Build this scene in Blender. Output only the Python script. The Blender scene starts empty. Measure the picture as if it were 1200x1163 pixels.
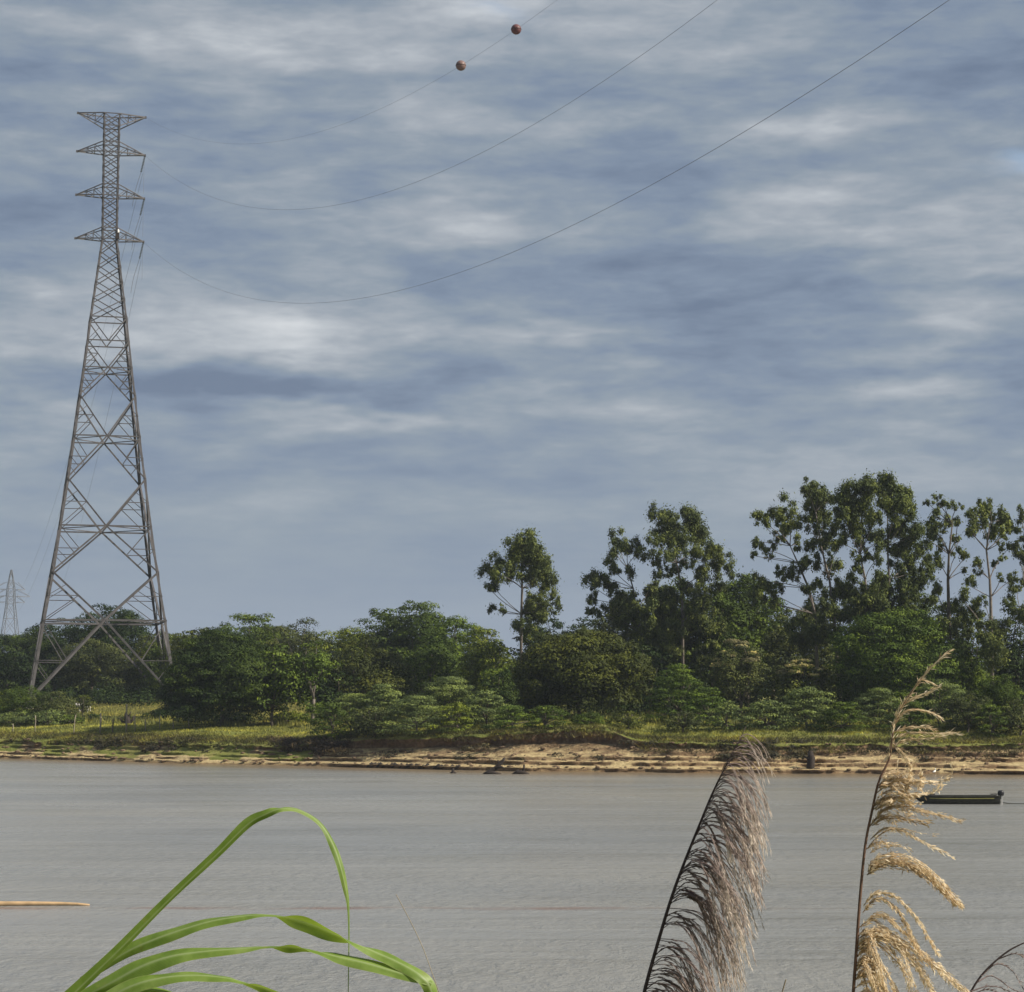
import bpy, math, random
import numpy as np
from mathutils import Vector, noise as mn

random.seed(7)
rng = np.random.default_rng(7)
scene = bpy.context.scene
col = scene.collection
pi = math.pi

# ------------------------------------------------------------------ camera
F = 2400.0                       # focal length in pixels of a 1200 px wide picture
CAMZ = 7.0
TH = math.atan(233.5 / F)        # pitch upwards
CT, ST = math.cos(TH), math.sin(TH)
cam = bpy.data.cameras.new('camera')
cam.sensor_width = 36.0
cam.lens = 36.0 * F / 1200.0
cam.clip_start = 0.1
cam.clip_end = 8000
cam_o = bpy.data.objects.new('camera', cam)
col.objects.link(cam_o)
cam_o.location = (0, 0, CAMZ)
cam_o.rotation_euler = (pi / 2 + TH, 0, 0)
scene.camera = cam_o

def at(px, py, Y):
    """world point at distance Y that is seen at photo pixel px, py"""
    a = (px - 600) / F
    b = (581.5 - py) / F
    dx, dy, dz = a, CT - b * ST, ST + b * CT
    k = Y / dy
    return Vector((dx * k, Y, CAMZ + dz * k))

# ------------------------------------------------------------------ light and exposure
SUN_EL, SUN_AZ = math.radians(38), math.radians(107)      # azimuth clockwise from +y
sun = bpy.data.lights.new('sun', 'SUN')
sun.energy = 5.0
sun.angle = math.radians(0.6)
sun.color = (1.0, 0.91, 0.78)
sun_o = bpy.data.objects.new('sun', sun)
col.objects.link(sun_o)
sd = Vector((math.sin(SUN_AZ) * math.cos(SUN_EL), math.cos(SUN_AZ) * math.cos(SUN_EL), math.sin(SUN_EL)))
sun_o.rotation_euler = (-sd).to_track_quat('-Z', 'Y').to_euler()
sun_o.location = (100, 20, 150)

vs = scene.view_settings
vs.view_transform = 'Standard'
vs.look = 'None'
vs.exposure = 0.58
vs.gamma = 1.0
vs.use_curve_mapping = False
scene.cycles.max_bounces = 6
scene.cycles.volume_bounces = 0
scene.cycles.transparent_max_bounces = 8

# ------------------------------------------------------------------ world: Nishita sky behind a deck of grey clouds
world = bpy.data.worlds.new('World')
scene.world = world
world.use_nodes = True
wt = world.node_tree
wt.nodes.clear()

class NT:
    def __init__(s, tree): s.t = tree
    def n(s, kind, **kw):
        nd = s.t.nodes.new(kind)
        for k, v in kw.items(): setattr(nd, k, v)
        return nd
    def put(s, sock, v):
        if isinstance(v, bpy.types.NodeSocket): s.t.links.new(v, sock)
        else: sock.default_value = v
    def m(s, op, a, b=None, c=None):
        nd = s.n('ShaderNodeMath', operation=op)
        s.put(nd.inputs[0], a)
        if b is not None: s.put(nd.inputs[1], b)
        if c is not None: s.put(nd.inputs[2], c)
        return nd.outputs[0]
    def xyz(s, a, b, c):
        nd = s.n('ShaderNodeCombineXYZ')
        for i, v in enumerate((a, b, c)): s.put(nd.inputs[i], v)
        return nd.outputs[0]
    def sep(s, v):
        nd = s.n('ShaderNodeSeparateXYZ'); s.put(nd.inputs[0], v); return nd.outputs
    def noise(s, vec, scale, detail=4, rough=0.5, dist=0.0, lac=2.0):
        nd = s.n('ShaderNodeTexNoise')
        s.put(nd.inputs['Vector'], vec)
        nd.inputs['Scale'].default_value = scale
        nd.inputs['Detail'].default_value = detail
        nd.inputs['Roughness'].default_value = rough
        nd.inputs['Distortion'].default_value = dist
        nd.inputs['Lacunarity'].default_value = lac
        return nd.outputs['Fac']
    def ramp(s, f, stops, interp='LINEAR'):
        nd = s.n('ShaderNodeValToRGB')
        cr = nd.color_ramp; cr.interpolation = interp
        while len(cr.elements) < len(stops): cr.elements.new(0.5)
        for e, (p, c) in zip(cr.elements, stops):
            e.position = p; e.color = (*c, 1)
        s.put(nd.inputs[0], f)
        return nd.outputs[0]
    def mix(s, f, a, b):
        nd = s.n('ShaderNodeMix', data_type='RGBA')
        s.put(nd.inputs[0], f)
        for sock, v in ((nd.inputs[6], a), (nd.inputs[7], b)):
            s.put(sock, v if isinstance(v, bpy.types.NodeSocket) else (*v, 1))
        return nd.outputs[2]
    def sstep(s, v, a, b):
        nd = s.n('ShaderNodeMapRange', interpolation_type='SMOOTHSTEP')
        s.put(nd.inputs[0], v); nd.inputs[1].default_value = a; nd.inputs[2].default_value = b
        return nd.outputs[0]

w = NT(wt)
STR = 0.1
geo = w.n('ShaderNodeTexCoord').outputs['Generated']
X, Y_, Z = w.sep(geo)
sky = w.n('ShaderNodeTexSky', sky_type='NISHITA', sun_disc=False)
sky.sun_elevation = SUN_EL
sky.sun_rotation = SUN_AZ
sky.air_density = 1.0; sky.dust_density = 1.0
az = w.m('ARCTAN2', X, Y_)
el = w.m('ARCSINE', Z)
# cloud deck coordinates: the ray meets a high flat layer
zz = w.m('ADD', w.m('MAXIMUM', Z, 0.0), 0.075)
P = w.xyz(w.m('DIVIDE', X, zz), w.m('DIVIDE', Y_, zz), 3.7)
angv = w.xyz(w.m('MULTIPLY', az, 1.0), 0.0, w.m('MULTIPLY', el, 4.2))
warp = w.noise(angv, 7.0, 3, 0.55)
warp2 = w.noise(w.xyz(az, 5.0, w.m('MULTIPLY', el, 3.0)), 11.0, 3, 0.6)
big = w.noise(P, 0.55, 2, 0.5, 0.2)
mid = w.noise(P, 1.5, 4, 0.50, 0.25)
bands = w.noise(angv, 6.0, 5, 0.50, 0.35)
fine = w.noise(w.xyz(az, 2.0, w.m('MULTIPLY', el, 4.6)), 17.0, 6, 0.58, 0.25)
wisp = w.noise(w.xyz(az, 8.0, w.m('MULTIPLY', el, 3.2)), 48.0, 4, 0.6, 0.4)
t = w.m('MULTIPLY_ADD', big, 0.4, -0.2)
t = w.m('ADD', t, w.m('MULTIPLY_ADD', mid, 0.7, -0.35))
t = w.m('ADD', t, w.m('MULTIPLY_ADD', bands, 1.15, -0.575))
t = w.m('ADD', t, w.m('MULTIPLY_ADD', fine, 0.70, -0.35))
t = w.m('ADD', t, w.m('MULTIPLY_ADD', wisp, 0.32, -0.16))
t = w.m('ADD', t, 0.40)
# individual cloud banks and gaps (centre and size as photo pixels turned into directions)
azw = w.m('ADD', az, w.m('MULTIPLY_ADD', warp, 0.12, -0.06))
elw = w.m('ADD', el, w.m('MULTIPLY_ADD', warp2, 0.05, -0.025))
def blob(px, py, sx, sy, amp):
    global t
    d = (at(px, py, 100) - Vector((0, 0, CAMZ))).normalized()
    a0 = math.atan2(d.x, d.y); e0 = math.asin(d.z)
    u = w.m('MULTIPLY_ADD', azw, F / sx, -a0 * F / sx)
    v = w.m('MULTIPLY_ADD', elw, F / sy, -e0 * F / sy)
    r = w.m('ADD', w.m('MULTIPLY', u, u), w.m('MULTIPLY', v, v))
    g = w.m('EXPONENT', w.m('MULTIPLY', r, -1.0))
    t = w.m('MULTIPLY_ADD', g, amp, t)
for b in [(90, 85, 150, 30, -.24), (330, 60, 170, 34, .20), (160, 20, 220, 28, .12), (480, 140, 330, 22, .06),
          (380, 125, 190, 34, -.16), (560, 110, 140, 20, -.06), (520, 20, 160, 20, .12),
          (130, 245, 150, 26, -.12), (960, 100, 330, 22, -.14), (930, 15, 170, 18, -.22), (740, 30, 140, 34, .12),
          (560, 262, 90, 28, .26), (960, 145, 70, 14, .20), (955, 245, 110, 26, .24), (800, 195, 300, 14, -.08),
          (1000, 290, 60, 10, .12), (1150, 375, 90, 24, .18), (860, 275, 50, 12, .12),
          (330, 405, 150, 26, .28), (600, 400, 120, 26, .14), (20, 350, 60, 20, .14),
          (330, 465, 360, 26, -.30), (600, 448, 620, 20, -.12), (760, 410, 190, 16, -.20), (1130, 430, 170, 20, -.28), (1000, 325, 130, 10, -.12),
          (60, 415, 140, 26, .04), (430, 500, 120, 12, .26), (330, 540, 200, 14, -.14), (640, 500, 260, 16, .04),
          (740, 540, 240, 12, .05), (250, 665, 500, 40, -.06)]:
    blob(*b)
# low over the horizon the deck runs together into an even grey blue
low = w.sstep(el, 0.025, 0.155)
t = w.m('ADD', w.m('MULTIPLY', w.m('SUBTRACT', t, 0.27), w.m('MULTIPLY_ADD', low, 0.92, 0.08)), 0.27)
t = w.m('MINIMUM', w.m('MAXIMUM', t, 0.0), 1.0)
cloud = w.ramp(t, [(0.0, (.098, .130, .190)), (0.24, (.139, .178, .240)), (0.40, (.180, .216, .258)), (0.58, (.246, .272, .304)), (1.0, (.44, .456, .472))])
sc_ = w.n('ShaderNodeVectorMath', operation='SCALE'); w.put(sc_.inputs[0], cloud); sc_.inputs['Scale'].default_value = 10.0
# a thin place high on the right where clear sky shows
def gapmask(px, py, sx, sy):
    d = (at(px, py, 100) - Vector((0, 0, CAMZ))).normalized()
    a0 = math.atan2(d.x, d.y); e0 = math.asin(d.z)
    u = w.m('MULTIPLY_ADD', azw, F / sx, -a0 * F / sx)
    v = w.m('MULTIPLY_ADD', elw, F / sy, -e0 * F / sy)
    return w.m('EXPONENT', w.m('MULTIPLY', w.m('ADD', w.m('MULTIPLY', u, u), w.m('MULTIPLY', v, v)), -1.0))
gm = w.m('MAXIMUM', w.m('MULTIPLY', gapmask(1185, 185, 50, 12), 0.7), w.m('MULTIPLY', gapmask(590, 12, 45, 7), 0.35))
cover = w.m('SUBTRACT', 0.97, w.m('MULTIPLY', gm, 0.75))
mx = w.n('ShaderNodeMix', data_type='RGBA')
w.put(mx.inputs[0], cover); w.put(mx.inputs[6], sky.outputs[0]); w.put(mx.inputs[7], sc_.outputs[0])
bg = w.n('ShaderNodeBackground'); w.put(bg.inputs['Color'], mx.outputs[2]); bg.inputs['Strength'].default_value = STR
wo = w.n('ShaderNodeOutputWorld'); wt.links.new(bg.outputs[0], wo.inputs['Surface'])
world.cycles.sampling_method = 'MANUAL'
world.cycles.sample_map_resolution = 512

# ------------------------------------------------------------------ helpers
def link(name, data=None, parent=None):
    o = bpy.data.objects.new(name, data)
    col.objects.link(o)
    if parent is not None: o.parent = parent
    return o

def tag(o, label=None, cat=None, group=None, kind=None):
    if label: o['label'] = label
    if cat: o['category'] = cat
    if group: o['group'] = group
    if kind: o['kind'] = kind
    return o

def thing(name, label, cat, loc=(0, 0, 0), rz=0.0, group=None):
    o = link(name)
    o.location = loc; o.rotation_euler = (0, 0, rz)
    o.empty_display_size = 0.2
    return tag(o, label, cat, group)

def mesh(name, V, Fc, mat, smooth=False, tint=None, along=None):
    me = bpy.data.meshes.new(name)
    V = np.asarray(V, dtype=np.float32).reshape(-1, 3)
    if isinstance(Fc, np.ndarray) and Fc.ndim == 2:
        nf, kk = Fc.shape
        me.vertices.add(len(V)); me.vertices.foreach_set('co', V.ravel())
        me.loops.add(nf * kk); me.loops.foreach_set('vertex_index', Fc.astype(np.int32).ravel())
        me.polygons.add(nf)
        me.polygons.foreach_set('loop_start', np.arange(0, nf * kk, kk, dtype=np.int32))
        me.update(calc_edges=True)
    else:
        me.from_pydata([tuple(map(float, v)) for v in V], [], [list(map(int, f)) for f in Fc])
        me.update()
    if smooth:
        me.polygons.foreach_set('use_smooth', np.ones(len(me.polygons), dtype=bool))
    if tint is not None:
        a = me.attributes.new('tint', 'FLOAT', 'FACE'); a.data.foreach_set('value', np.asarray(tint, dtype=np.float32))
    if along is not None:
        a = me.attributes.new('along', 'FLOAT', 'POINT'); a.data.foreach_set('value', np.asarray(along, dtype=np.float32))
    me.materials.append(mat)
    return me

class MB:
    """collects simple solids for one mesh object"""
    def __init__(s): s.v = []; s.f = []
    def add(s, vs_, fs):
        o = len(s.v); s.v += [tuple(p) for p in vs_]; s.f += [[i + o for i in f] for f in fs]
    def box(s, c, size, rz=0.0, taper=1.0):
        c = Vector(c); hx, hy, hz = [q / 2 for q in size]
        cs, sn = math.cos(rz), math.sin(rz)
        vv = []
        for z, tp in ((-hz, 1.0), (hz, taper)):
            for x, y in ((-hx, -hy), (hx, -hy), (hx, hy), (-hx, hy)):
                x *= tp; y *= tp
                vv.append((c.x + x * cs - y * sn, c.y + x * sn + y * cs, c.z + z))
        s.add(vv, [[3, 2, 1, 0], [4, 5, 6, 7], [0, 1, 5, 4], [1, 2, 6, 5], [2, 3, 7, 6], [3, 0, 4, 7]])
    def bar(s, a, b, t, t2=None):
        """square bar a -> b"""
        s.tube([a, b], [t * .707, (t2 or t) * .707], 4)
    def tube(s, pts, rad, sides=6, caps=True):
        pts = [Vector(p) for p in pts]
        n = len(pts)
        if not hasattr(rad, '__len__'): rad = [rad] * n
        prev = None; rings = []
        for i in range(n):
            d = (pts[min(i + 1, n - 1)] - pts[max(i - 1, 0)])
            if d.length < 1e-9: d = Vector((0, 0, 1))
            d.normalize()
            if prev is None:
                u = d.cross(Vector((0, 0, 1)))
                if u.length < 0.05: u = d.cross(Vector((1, 0, 0)))
            else:
                u = prev - d * prev.dot(d)
                if u.length < 1e-4: u = d.cross(Vector((1, 0, 0)))
            u.normalize(); prev = u
            v = d.cross(u)
            rings.append([pts[i] + (u * math.cos(2 * pi * (q + .5) / sides) + v * math.sin(2 * pi * (q + .5) / sides)) * rad[i] for q in range(sides)])
        vv = [p for r in rings for p in r]; ff = []
        for i in range(n - 1):
            for q in range(sides):
                a = i * sides + q; b = i * sides + (q + 1) % sides
                ff.append([a, b, b + sides, a + sides])
        if caps:
            ff.append(list(range(sides))[::-1]); ff.append([(n - 1) * sides + q for q in range(sides)])
        s.add(vv, ff)
    def lathe(s, prof, c=(0, 0, 0), sides=12, sx=1, sy=1):
        c = Vector(c); vv = []; ff = []
        for r, z in prof:
            for q in range(sides):
                a = 2 * pi * q / sides
                vv.append((c.x + r * sx * math.cos(a), c.y + r * sy * math.sin(a), c.z + z))
        for i in range(len(prof) - 1):
            for q in range(sides):
                a = i * sides + q; b = i * sides + (q + 1) % sides
                ff.append([a, b, b + sides, a + sides])
        s.add(vv, ff)
    def build(s, name, mat, parent=None, smooth=False):
        return link(name, mesh(name, s.v, s.f, mat, smooth), parent)

# ------------------------------------------------------------------ materials
def newmat(name):
    m = bpy.data.materials.new(name); m.use_nodes = True
    nt = NT(m.node_tree)
    return m, nt, m.node_tree.nodes['Principled BSDF'], m.node_tree.nodes['Material Output']

def simple(name, c, rough=0.7, metal=0.0, var=0.25, scale=6.0, spec=0.3):
    m, n, b, out = newmat(name)
    tc = n.n('ShaderNodeTexCoord').outputs['Object']
    f = n.noise(tc, scale, 5, 0.6)
    lo = tuple(q * (1 - var) for q in c); hi = tuple(min(1, q * (1 + var)) for q in c)
    n.put(b.inputs['Base Color'], n.ramp(f, [(0.3, lo), (0.7, hi)]))
    b.inputs['Roughness'].default_value = rough; b.inputs['Metallic'].default_value = metal
    b.inputs['Specular IOR Level'].default_value = spec
    return m

_leafmats = {}
def leafmat(c, warm=0.0, trans=0.15):
    key = (c, warm, trans)
    if key in _leafmats: return _leafmats[key]
    m, n, b, out = newmat('foliage')
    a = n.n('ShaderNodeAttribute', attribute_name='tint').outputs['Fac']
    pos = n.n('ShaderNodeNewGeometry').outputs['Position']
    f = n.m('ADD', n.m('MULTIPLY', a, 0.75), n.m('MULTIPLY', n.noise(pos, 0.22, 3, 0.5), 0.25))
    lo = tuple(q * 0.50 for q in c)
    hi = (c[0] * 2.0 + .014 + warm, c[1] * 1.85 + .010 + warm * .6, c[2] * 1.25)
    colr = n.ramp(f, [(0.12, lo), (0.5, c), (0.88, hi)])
    n.put(b.inputs['Base Color'], colr)
    b.inputs['Roughness'].default_value = 0.6
    b.inputs['Specular IOR Level'].default_value = 0.08
    tr = n.n('ShaderNodeBsdfTranslucent'); n.put(tr.inputs[0], colr)
    mxs = n.n('ShaderNodeMixShader'); mxs.inputs[0].default_value = trans
    m.node_tree.links.new(b.outputs[0], mxs.inputs[1]); m.node_tree.links.new(tr.outputs[0], mxs.inputs[2])
    m.node_tree.links.new(mxs.outputs[0], out.inputs['Surface'])
    _leafmats[key] = m
    return m

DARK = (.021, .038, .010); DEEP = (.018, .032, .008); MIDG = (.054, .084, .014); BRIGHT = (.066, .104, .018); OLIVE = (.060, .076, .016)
YELG = (.100, .130, .020); EUC = (.084, .108, .034); BLUEG = (.100, .134, .045); TANF = (.20, .185, .09); GREYG = (.060, .075, .026)
bark = simple('bark', (.10, .085, .065), 0.9, 0, 0.4, 3)
palebark = simple('pale_bark', (.15, .13, .11), 0.85, 0, 0.3, 3)
steel = simple('galvanised_steel', (.092, .086, .086), 0.55, 0.25, 0.3, 1.2)
wirem = simple('cable_metal', (.17, .17, .175), 0.6, 0.2, 0.1, 1)
glassm = simple('insulator_glass', (.12, .14, .15), 0.25, 0, 0.1, 1)
deadwood = simple('dead_wood', (.030, .023, .019), 0.9, 0, 0.4, 4)
postm = simple('weathered_post', (.26, .225, .17), 0.9, 0, 0.3, 5)

# ------------------------------------------------------------------ terrain of the far bank
SX = [-1600, -400, -150, -57, -36, -17, 0, 15.6, 46, 150, 400, 1600]
SY = [900, 420, 285, 230, 215, 202, 191, 187, 183, 176, 170, 150]
def shore(x):
    b = float(np.interp(x, SX, SY))
    if abs(x) < 160:
        b += 1.1 * mn.noise(Vector((x * .07, 3.1, 0))) + 0.5 * mn.noise(Vector((x * .23, 7.7, 0))) + .15 * mn.noise(Vector((x * .9, 1.7, 0)))
    return b
PL = [(-4, -1.2), (-.6, -.12), (0, .03), (.25, .30), (1.0, .38), (1.15, .62), (2.0, .75), (2.2, 1.0), (3.0, 1.15), (3.1, 1.45), (3.7, 1.6), (3.65, 2.0), (4.4, 2.2), (7, 2.7), (11, 3.15), (16, 3.5), (25, 3.9), (45, 4.6), (80, 6.2), (120, 6.8), (300, 6.8), (3000, 6.8)]
PM = [(-4, -1.2), (-.6, -.12), (0, .03), (.2, .36), (1.6, .5), (1.75, .82), (3.2, 1.0), (3.3, 1.3), (4.6, 1.7), (5.1, 2.2), (5.9, 2.45), (5.55, 3.6), (6.2, 3.85), (9, 4.1), (12, 4.2), (16, 4.3), (25, 4.5), (45, 4.9), (80, 6.2), (120, 6.8), (300, 6.8), (3000, 6.8)]
PR = [(-4, -1.2), (-.6, -.12), (0, .03), (.2, .36), (1.3, .5), (1.35, .82), (2.6, .95), (2.65, 1.3), (3.5, 1.45), (3.6, 1.85), (4.2, 2.05), (4.15, 2.5), (5.0, 2.65), (7, 2.95), (11, 3.55), (16, 4.1), (25, 4.4), (45, 4.9), (80, 6.2), (120, 6.8), (300, 6.8), (3000, 6.8)]
PL, PM, PR = np.array(PL), np.array(PM), np.array(PR)
def sm(x, a, b):
    u = min(1, max(0, (x - a) / (b - a))); return u * u * (3 - 2 * u)
def profile(x):
    wl = 1 - sm(x, -26, -14); wr = sm(x, 8, 20)
    n1 = mn.noise(Vector((x * .12, 20, 0))) * 6
    wl = 1 - sm(x + n1, -24, -15); wr = sm(x + n1, 8, 18)
    p = PL * wl + PM * (1 - wl) * (1 - wr) + PR * (1 - wl) * wr
    f = float(np.interp(x, [-34, -26, -17, -3, 5], [1, .92, .72, .86, 1]))
    if f < 1:
        p = p.copy(); wgt = np.interp(np.arange(len(p)), [4, 9, 13, 18], [0, 1, 1, 0]); p[:, 1] *= 1 - (1 - f) * wgt
    return p
def gz(x, y):
    p = profile(x); s = y - shore(x)
    q = p[12:]
    if s < q[0, 0]: return float(np.interp(s, [p[2, 0], p[7, 0], q[0, 0]], [p[2, 1], p[7, 1], q[0, 1]]))
    return float(np.interp(s, q[:, 0], q[:, 1]))

SUB = [2, 2, 3, 4, 2, 4, 2, 4, 2, 4, 6, 3, 5, 6, 6, 8, 8, 6, 4, 4, 5]
xs = list(np.arange(-75, 75.01, 0.28))
xs = [-1600, -1000, -600, -400, -300, -220, -170, -140, -120, -105, -95, -88, -82, -78] + xs + [78, 82, 88, 95, 105, 120, 140, 170, 220, 300, 400, 600, 1000, 1600]
V = []; G = []
for x in xs:
    p = profile(x); y0 = shore(x)
    q = p.copy()
    near = abs(x) < 76
    if near:
        for i in range(3, 12):
            h = mn.noise(Vector((x * .35, i * 3.3, 1))); h2 = mn.noise(Vector((x * 1.3, i * 5.1, 4))); h3 = mn.noise(Vector((x * .1, i // 2 * 4.1, 9)))
            h4 = mn.noise(Vector((x * .045, i // 2 * 2.7, 31)))
            q[i, 0] += .45 * h + .25 * h2 + .5 * h3 + .7 * h4; q[i, 1] += (.09 * h2 + .18 * h3 + .13 * h4) * (1 if i > 4 else .4)
        h = mn.noise(Vector((x * .5, 66, 1))) ; h2 = mn.noise(Vector((x * 1.7, 66, 1)))
        for i in range(10, 14):
            q[i, 0] += .8 * h + .35 * h2
            if i >= 11: q[i, 1] += .18 * h + .1 * h2
        for i in range(2, len(q)):          # heights never fall
            q[i, 1] = max(q[i, 1], q[i - 1, 1] + .005)
    for i in range(len(q) - 1):
        n = SUB[i]
        for j in range(n):
            f = j / n
            s = q[i, 0] * (1 - f) + q[i + 1, 0] * f; z = q[i, 1] * (1 - f) + q[i + 1, 1] * f
            if near and i >= 2:
                c = mn.noise(Vector((x * 1.4, s * 1.4 + i, z * 3))); c2 = mn.noise(Vector((x * 3.3, s * 2.3 + i, z * 5)))
                if i < 12: z += .06 * c + .04 * c2; s += (.16 * c2 + .12 * c) * (2.0 if i == 10 else 1)
                elif i < 18: z += .10 * c + .05 * c2
            # grass cover
            gnoise = mn.noise(Vector((x * .25, s * .4, 5))) + .6 * mn.noise(Vector((x * .9, s * 1.1, 8)))
            lip = 3.0 - 1.0 * (1 - sm(x, -26, -14)) - 1.15 * sm(x, 8, 20)
            g = sm(z + .35 * gnoise + (0.6 if i >= 11 else -0.5), lip - .3, lip + .45)
            if x < -20 and 4 <= i < 12: g = max(g, .72 + gnoise * .7 - (.25 if i < 6 else 0))
            if 11 <= i <= 13 and -26 < x < 40 and gnoise > .5: g *= .5
            V.append((x, y0 + s, z)); G.append(min(1, max(0, g)))
    V.append((x, y0 + q[-1, 0], q[-1, 1])); G.append(1)
rows = sum(SUB) + 1
nx = len(xs)
ii, jj = np.meshgrid(np.arange(nx - 1), np.arange(rows - 1), indexing='ij')
a = (ii * rows + jj).ravel()
Fc = np.stack([a, a + rows, a + rows + 1, a + 1], 1)

m_ground, n, b, out = newmat('river_bank')
ga = n.n('ShaderNodeAttribute', attribute_name='along').outputs['Fac']
g_ = n.n('ShaderNodeNewGeometry')
pos = g_.outputs['Position']; nz = n.sep(g_.outputs['Normal'])[2]
pz = n.sep(pos)[2]
nA = n.noise(pos, .5, 6, .62); nB = n.noise(pos, 3.0, 5, .65); nC = n.noise(pos, .09, 4, .5)
sandc = n.ramp(nB, [(.25, (.27, .20, .10)), (.48, (.42, .33, .175)), (.7, (.56, .455, .25))])
wet = n.mix(n.sstep(n.m('ADD', pz, n.m('MULTIPLY', nB, .1)), .06, .24), (.17, .115, .06), sandc)
dirt = n.ramp(nB, [(.3, (.10, .068, .042)), (.7, (.25, .165, .095))])
steep = n.sstep(n.m('ADD', nz, n.m('MULTIPLY_ADD', nA, .5, -.25)), .88, .55)
upper = n.sstep(n.m('ADD', pz, n.m('MULTIPLY_ADD', nA, 3.0, -1.5)), 1.3, 2.4)
soil = n.mix(upper, wet, n.mix(.6, sandc, dirt))
nS = n.noise(n.xyz(n.m('MULTIPLY', n.sep(pos)[0], .35), n.sep(pos)[1], n.m('MULTIPLY', pz, 2.0)), 1.1, 6, .68)
soil = n.mix(n.m('MULTIPLY', n.sstep(n.m('ADD', nS, n.m('MULTIPLY', pz, .05)), .52, .66), .85), soil, dirt)
soil = n.mix(n.m('MULTIPLY', steep, .9), soil, dirt)
grassc = n.ramp(n.m('ADD', n.m('MULTIPLY', nA, .5), n.m('MULTIPLY', nC, .5)), [(.3, (.085, .115, .028)), (.46, (.165, .18, .045)), (.58, (.22, .21, .07)), (.72, (.28, .23, .10))])
gmask = n.sstep(n.m('ADD', ga, n.m('MULTIPLY_ADD', nB, .7, -.35)), .35, .6)
n.put(b.inputs['Base Color'], n.mix(gmask, soil, grassc))
b.inputs['Roughness'].default_value = 1.0; b.inputs['Specular IOR Level'].default_value = .1
bp = n.n('ShaderNodeBump'); bp.inputs['Strength'].default_value = 1.0; bp.inputs['Distance'].default_value = .22
n.put(bp.inputs['Height'], n.noise(pos, 4.0, 6, .7)); n.put(b.inputs['Normal'], bp.outputs[0])
ground = link('ground', mesh('ground', V, Fc, m_ground, True, along=G)); tag(ground, kind='structure')
GV = np.array(V, dtype=np.float32); GG = np.array(G)

# near bank, where the photographer stands
NB = [(-300, 5.6), (-60, 5.6), (-8, 5.5), (0, 5.4), (1.5, 5.3), (3, 4.7), (5, 3.9), (8, 3.1), (12, 2.2), (18, 1.0), (23, .25), (27, -.3), (34, -1.5)]
NBa = np.array(NB)
def nbz(x, y):
    return float(np.interp(y, NBa[:, 0], NBa[:, 1])) + .12 * mn.noise(Vector((x * .3, y * .3, 2)))
ys2 = [-300, -150, -60, -30, -15, -8, -4] + list(np.arange(-2, 34, .6)) + [34.2]
xs2 = [-1600, -600, -200, -80, -40] + list(np.arange(-25, 25.1, .8)) + [40, 80, 200, 600, 1600]
V = []; G = []
for x in xs2:
    for y in ys2:
        V.append((x, y + (abs(x) > 30) * 0, nbz(x, y))); G.append(1 if nbz(x, y) > .8 else 0)
r2 = len(ys2)
ii, jj = np.meshgrid(np.arange(len(xs2) - 1), np.arange(r2 - 1), indexing='ij')
a = (ii * r2 + jj).ravel()
o = link('ground', mesh('near_ground', V, np.stack([a, a + r2, a + r2 + 1, a + 1], 1), m_ground, True, along=G)); tag(o, kind='structure')

# ------------------------------------------------------------------ the river
m_water, n, b, out = newmat('river_water')
pos = n.n('ShaderNodeNewGeometry').outputs['Position']
px_, py_, pz_ = n.sep(pos)
st = n.xyz(n.m('MULTIPLY', px_, .38), py_, 0.0)
bandn = n.noise(st, .055, 4, .55, .6)
streak = n.noise(n.xyz(n.m('MULTIPLY', px_, .42), py_, 1.0), .16, 5, .6, .5)
fineb = n.noise(n.xyz(n.m('MULTIPLY', px_, .5), py_, 1.0), .9, 4, .6)
colr = n.ramp(bandn, [(.30, (.188, .193, .190)), (.5, (.212, .213, .202)), (.70, (.235, .230, .208))])
# a faint reddish line of silt and foam drifting across the stream
lx = n.m('ADD', n.m('SUBTRACT', py_, 68.6), n.m('MULTIPLY_ADD', n.noise(pos, .16, 4, .6), 1.6, -.8))
line = n.m('EXPONENT', n.m('MULTIPLY', n.m('MULTIPLY', lx, lx), -7.0))
lm = n.m('MULTIPLY', line, n.sstep(n.noise(n.xyz(n.m('MULTIPLY', px_, .6), py_, 4.0), .45, 3, .6), .38, .62))
lm = n.m('MULTIPLY', lm, n.sstep(px_, 14.0, -1.0))
colr = n.mix(n.m('MULTIPLY', lm, .8), colr, (.16, .09, .06))
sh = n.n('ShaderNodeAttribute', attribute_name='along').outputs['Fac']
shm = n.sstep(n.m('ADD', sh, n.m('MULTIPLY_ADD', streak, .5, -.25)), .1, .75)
colr = n.mix(n.m('MULTIPLY', shm, .85), colr, (.16, .115, .065))  # murky shallows, with the bank's brown reflection painted into the colour
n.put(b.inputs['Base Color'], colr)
n.put(b.inputs['Roughness'], n.ramp(streak, [(.35, (.19,) * 3), (.65, (.28,) * 3)]))
b.inputs['IOR'].default_value = 1.33
b.inputs['Specular IOR Level'].default_value = .5
wv1 = n.noise(n.xyz(n.m('MULTIPLY', px_, 1.7), py_, 0.0), 1.0, 6, .66, .5)
wv2 = n.noise(n.xyz(n.m('MULTIPLY', px_, 1.2), py_, 9.0), 4.0, 4, .6, .4)
calm = n.sstep(n.noise(n.xyz(n.m('MULTIPLY', px_, .10), py_, 3.0), .22, 4, .6), .35, .62)
hgt = n.m('MULTIPLY', n.m('ADD', wv1, n.m('MULTIPLY', wv2, .35)), n.m('MULTIPLY_ADD', calm, .65, .35))
bp = n.n('ShaderNodeBump'); bp.inputs['Strength'].default_value = .6; bp.inputs['Distance'].default_value = .26
n.put(bp.inputs['Height'], hgt); n.put(b.inputs['Normal'], bp.outputs[0])
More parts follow.
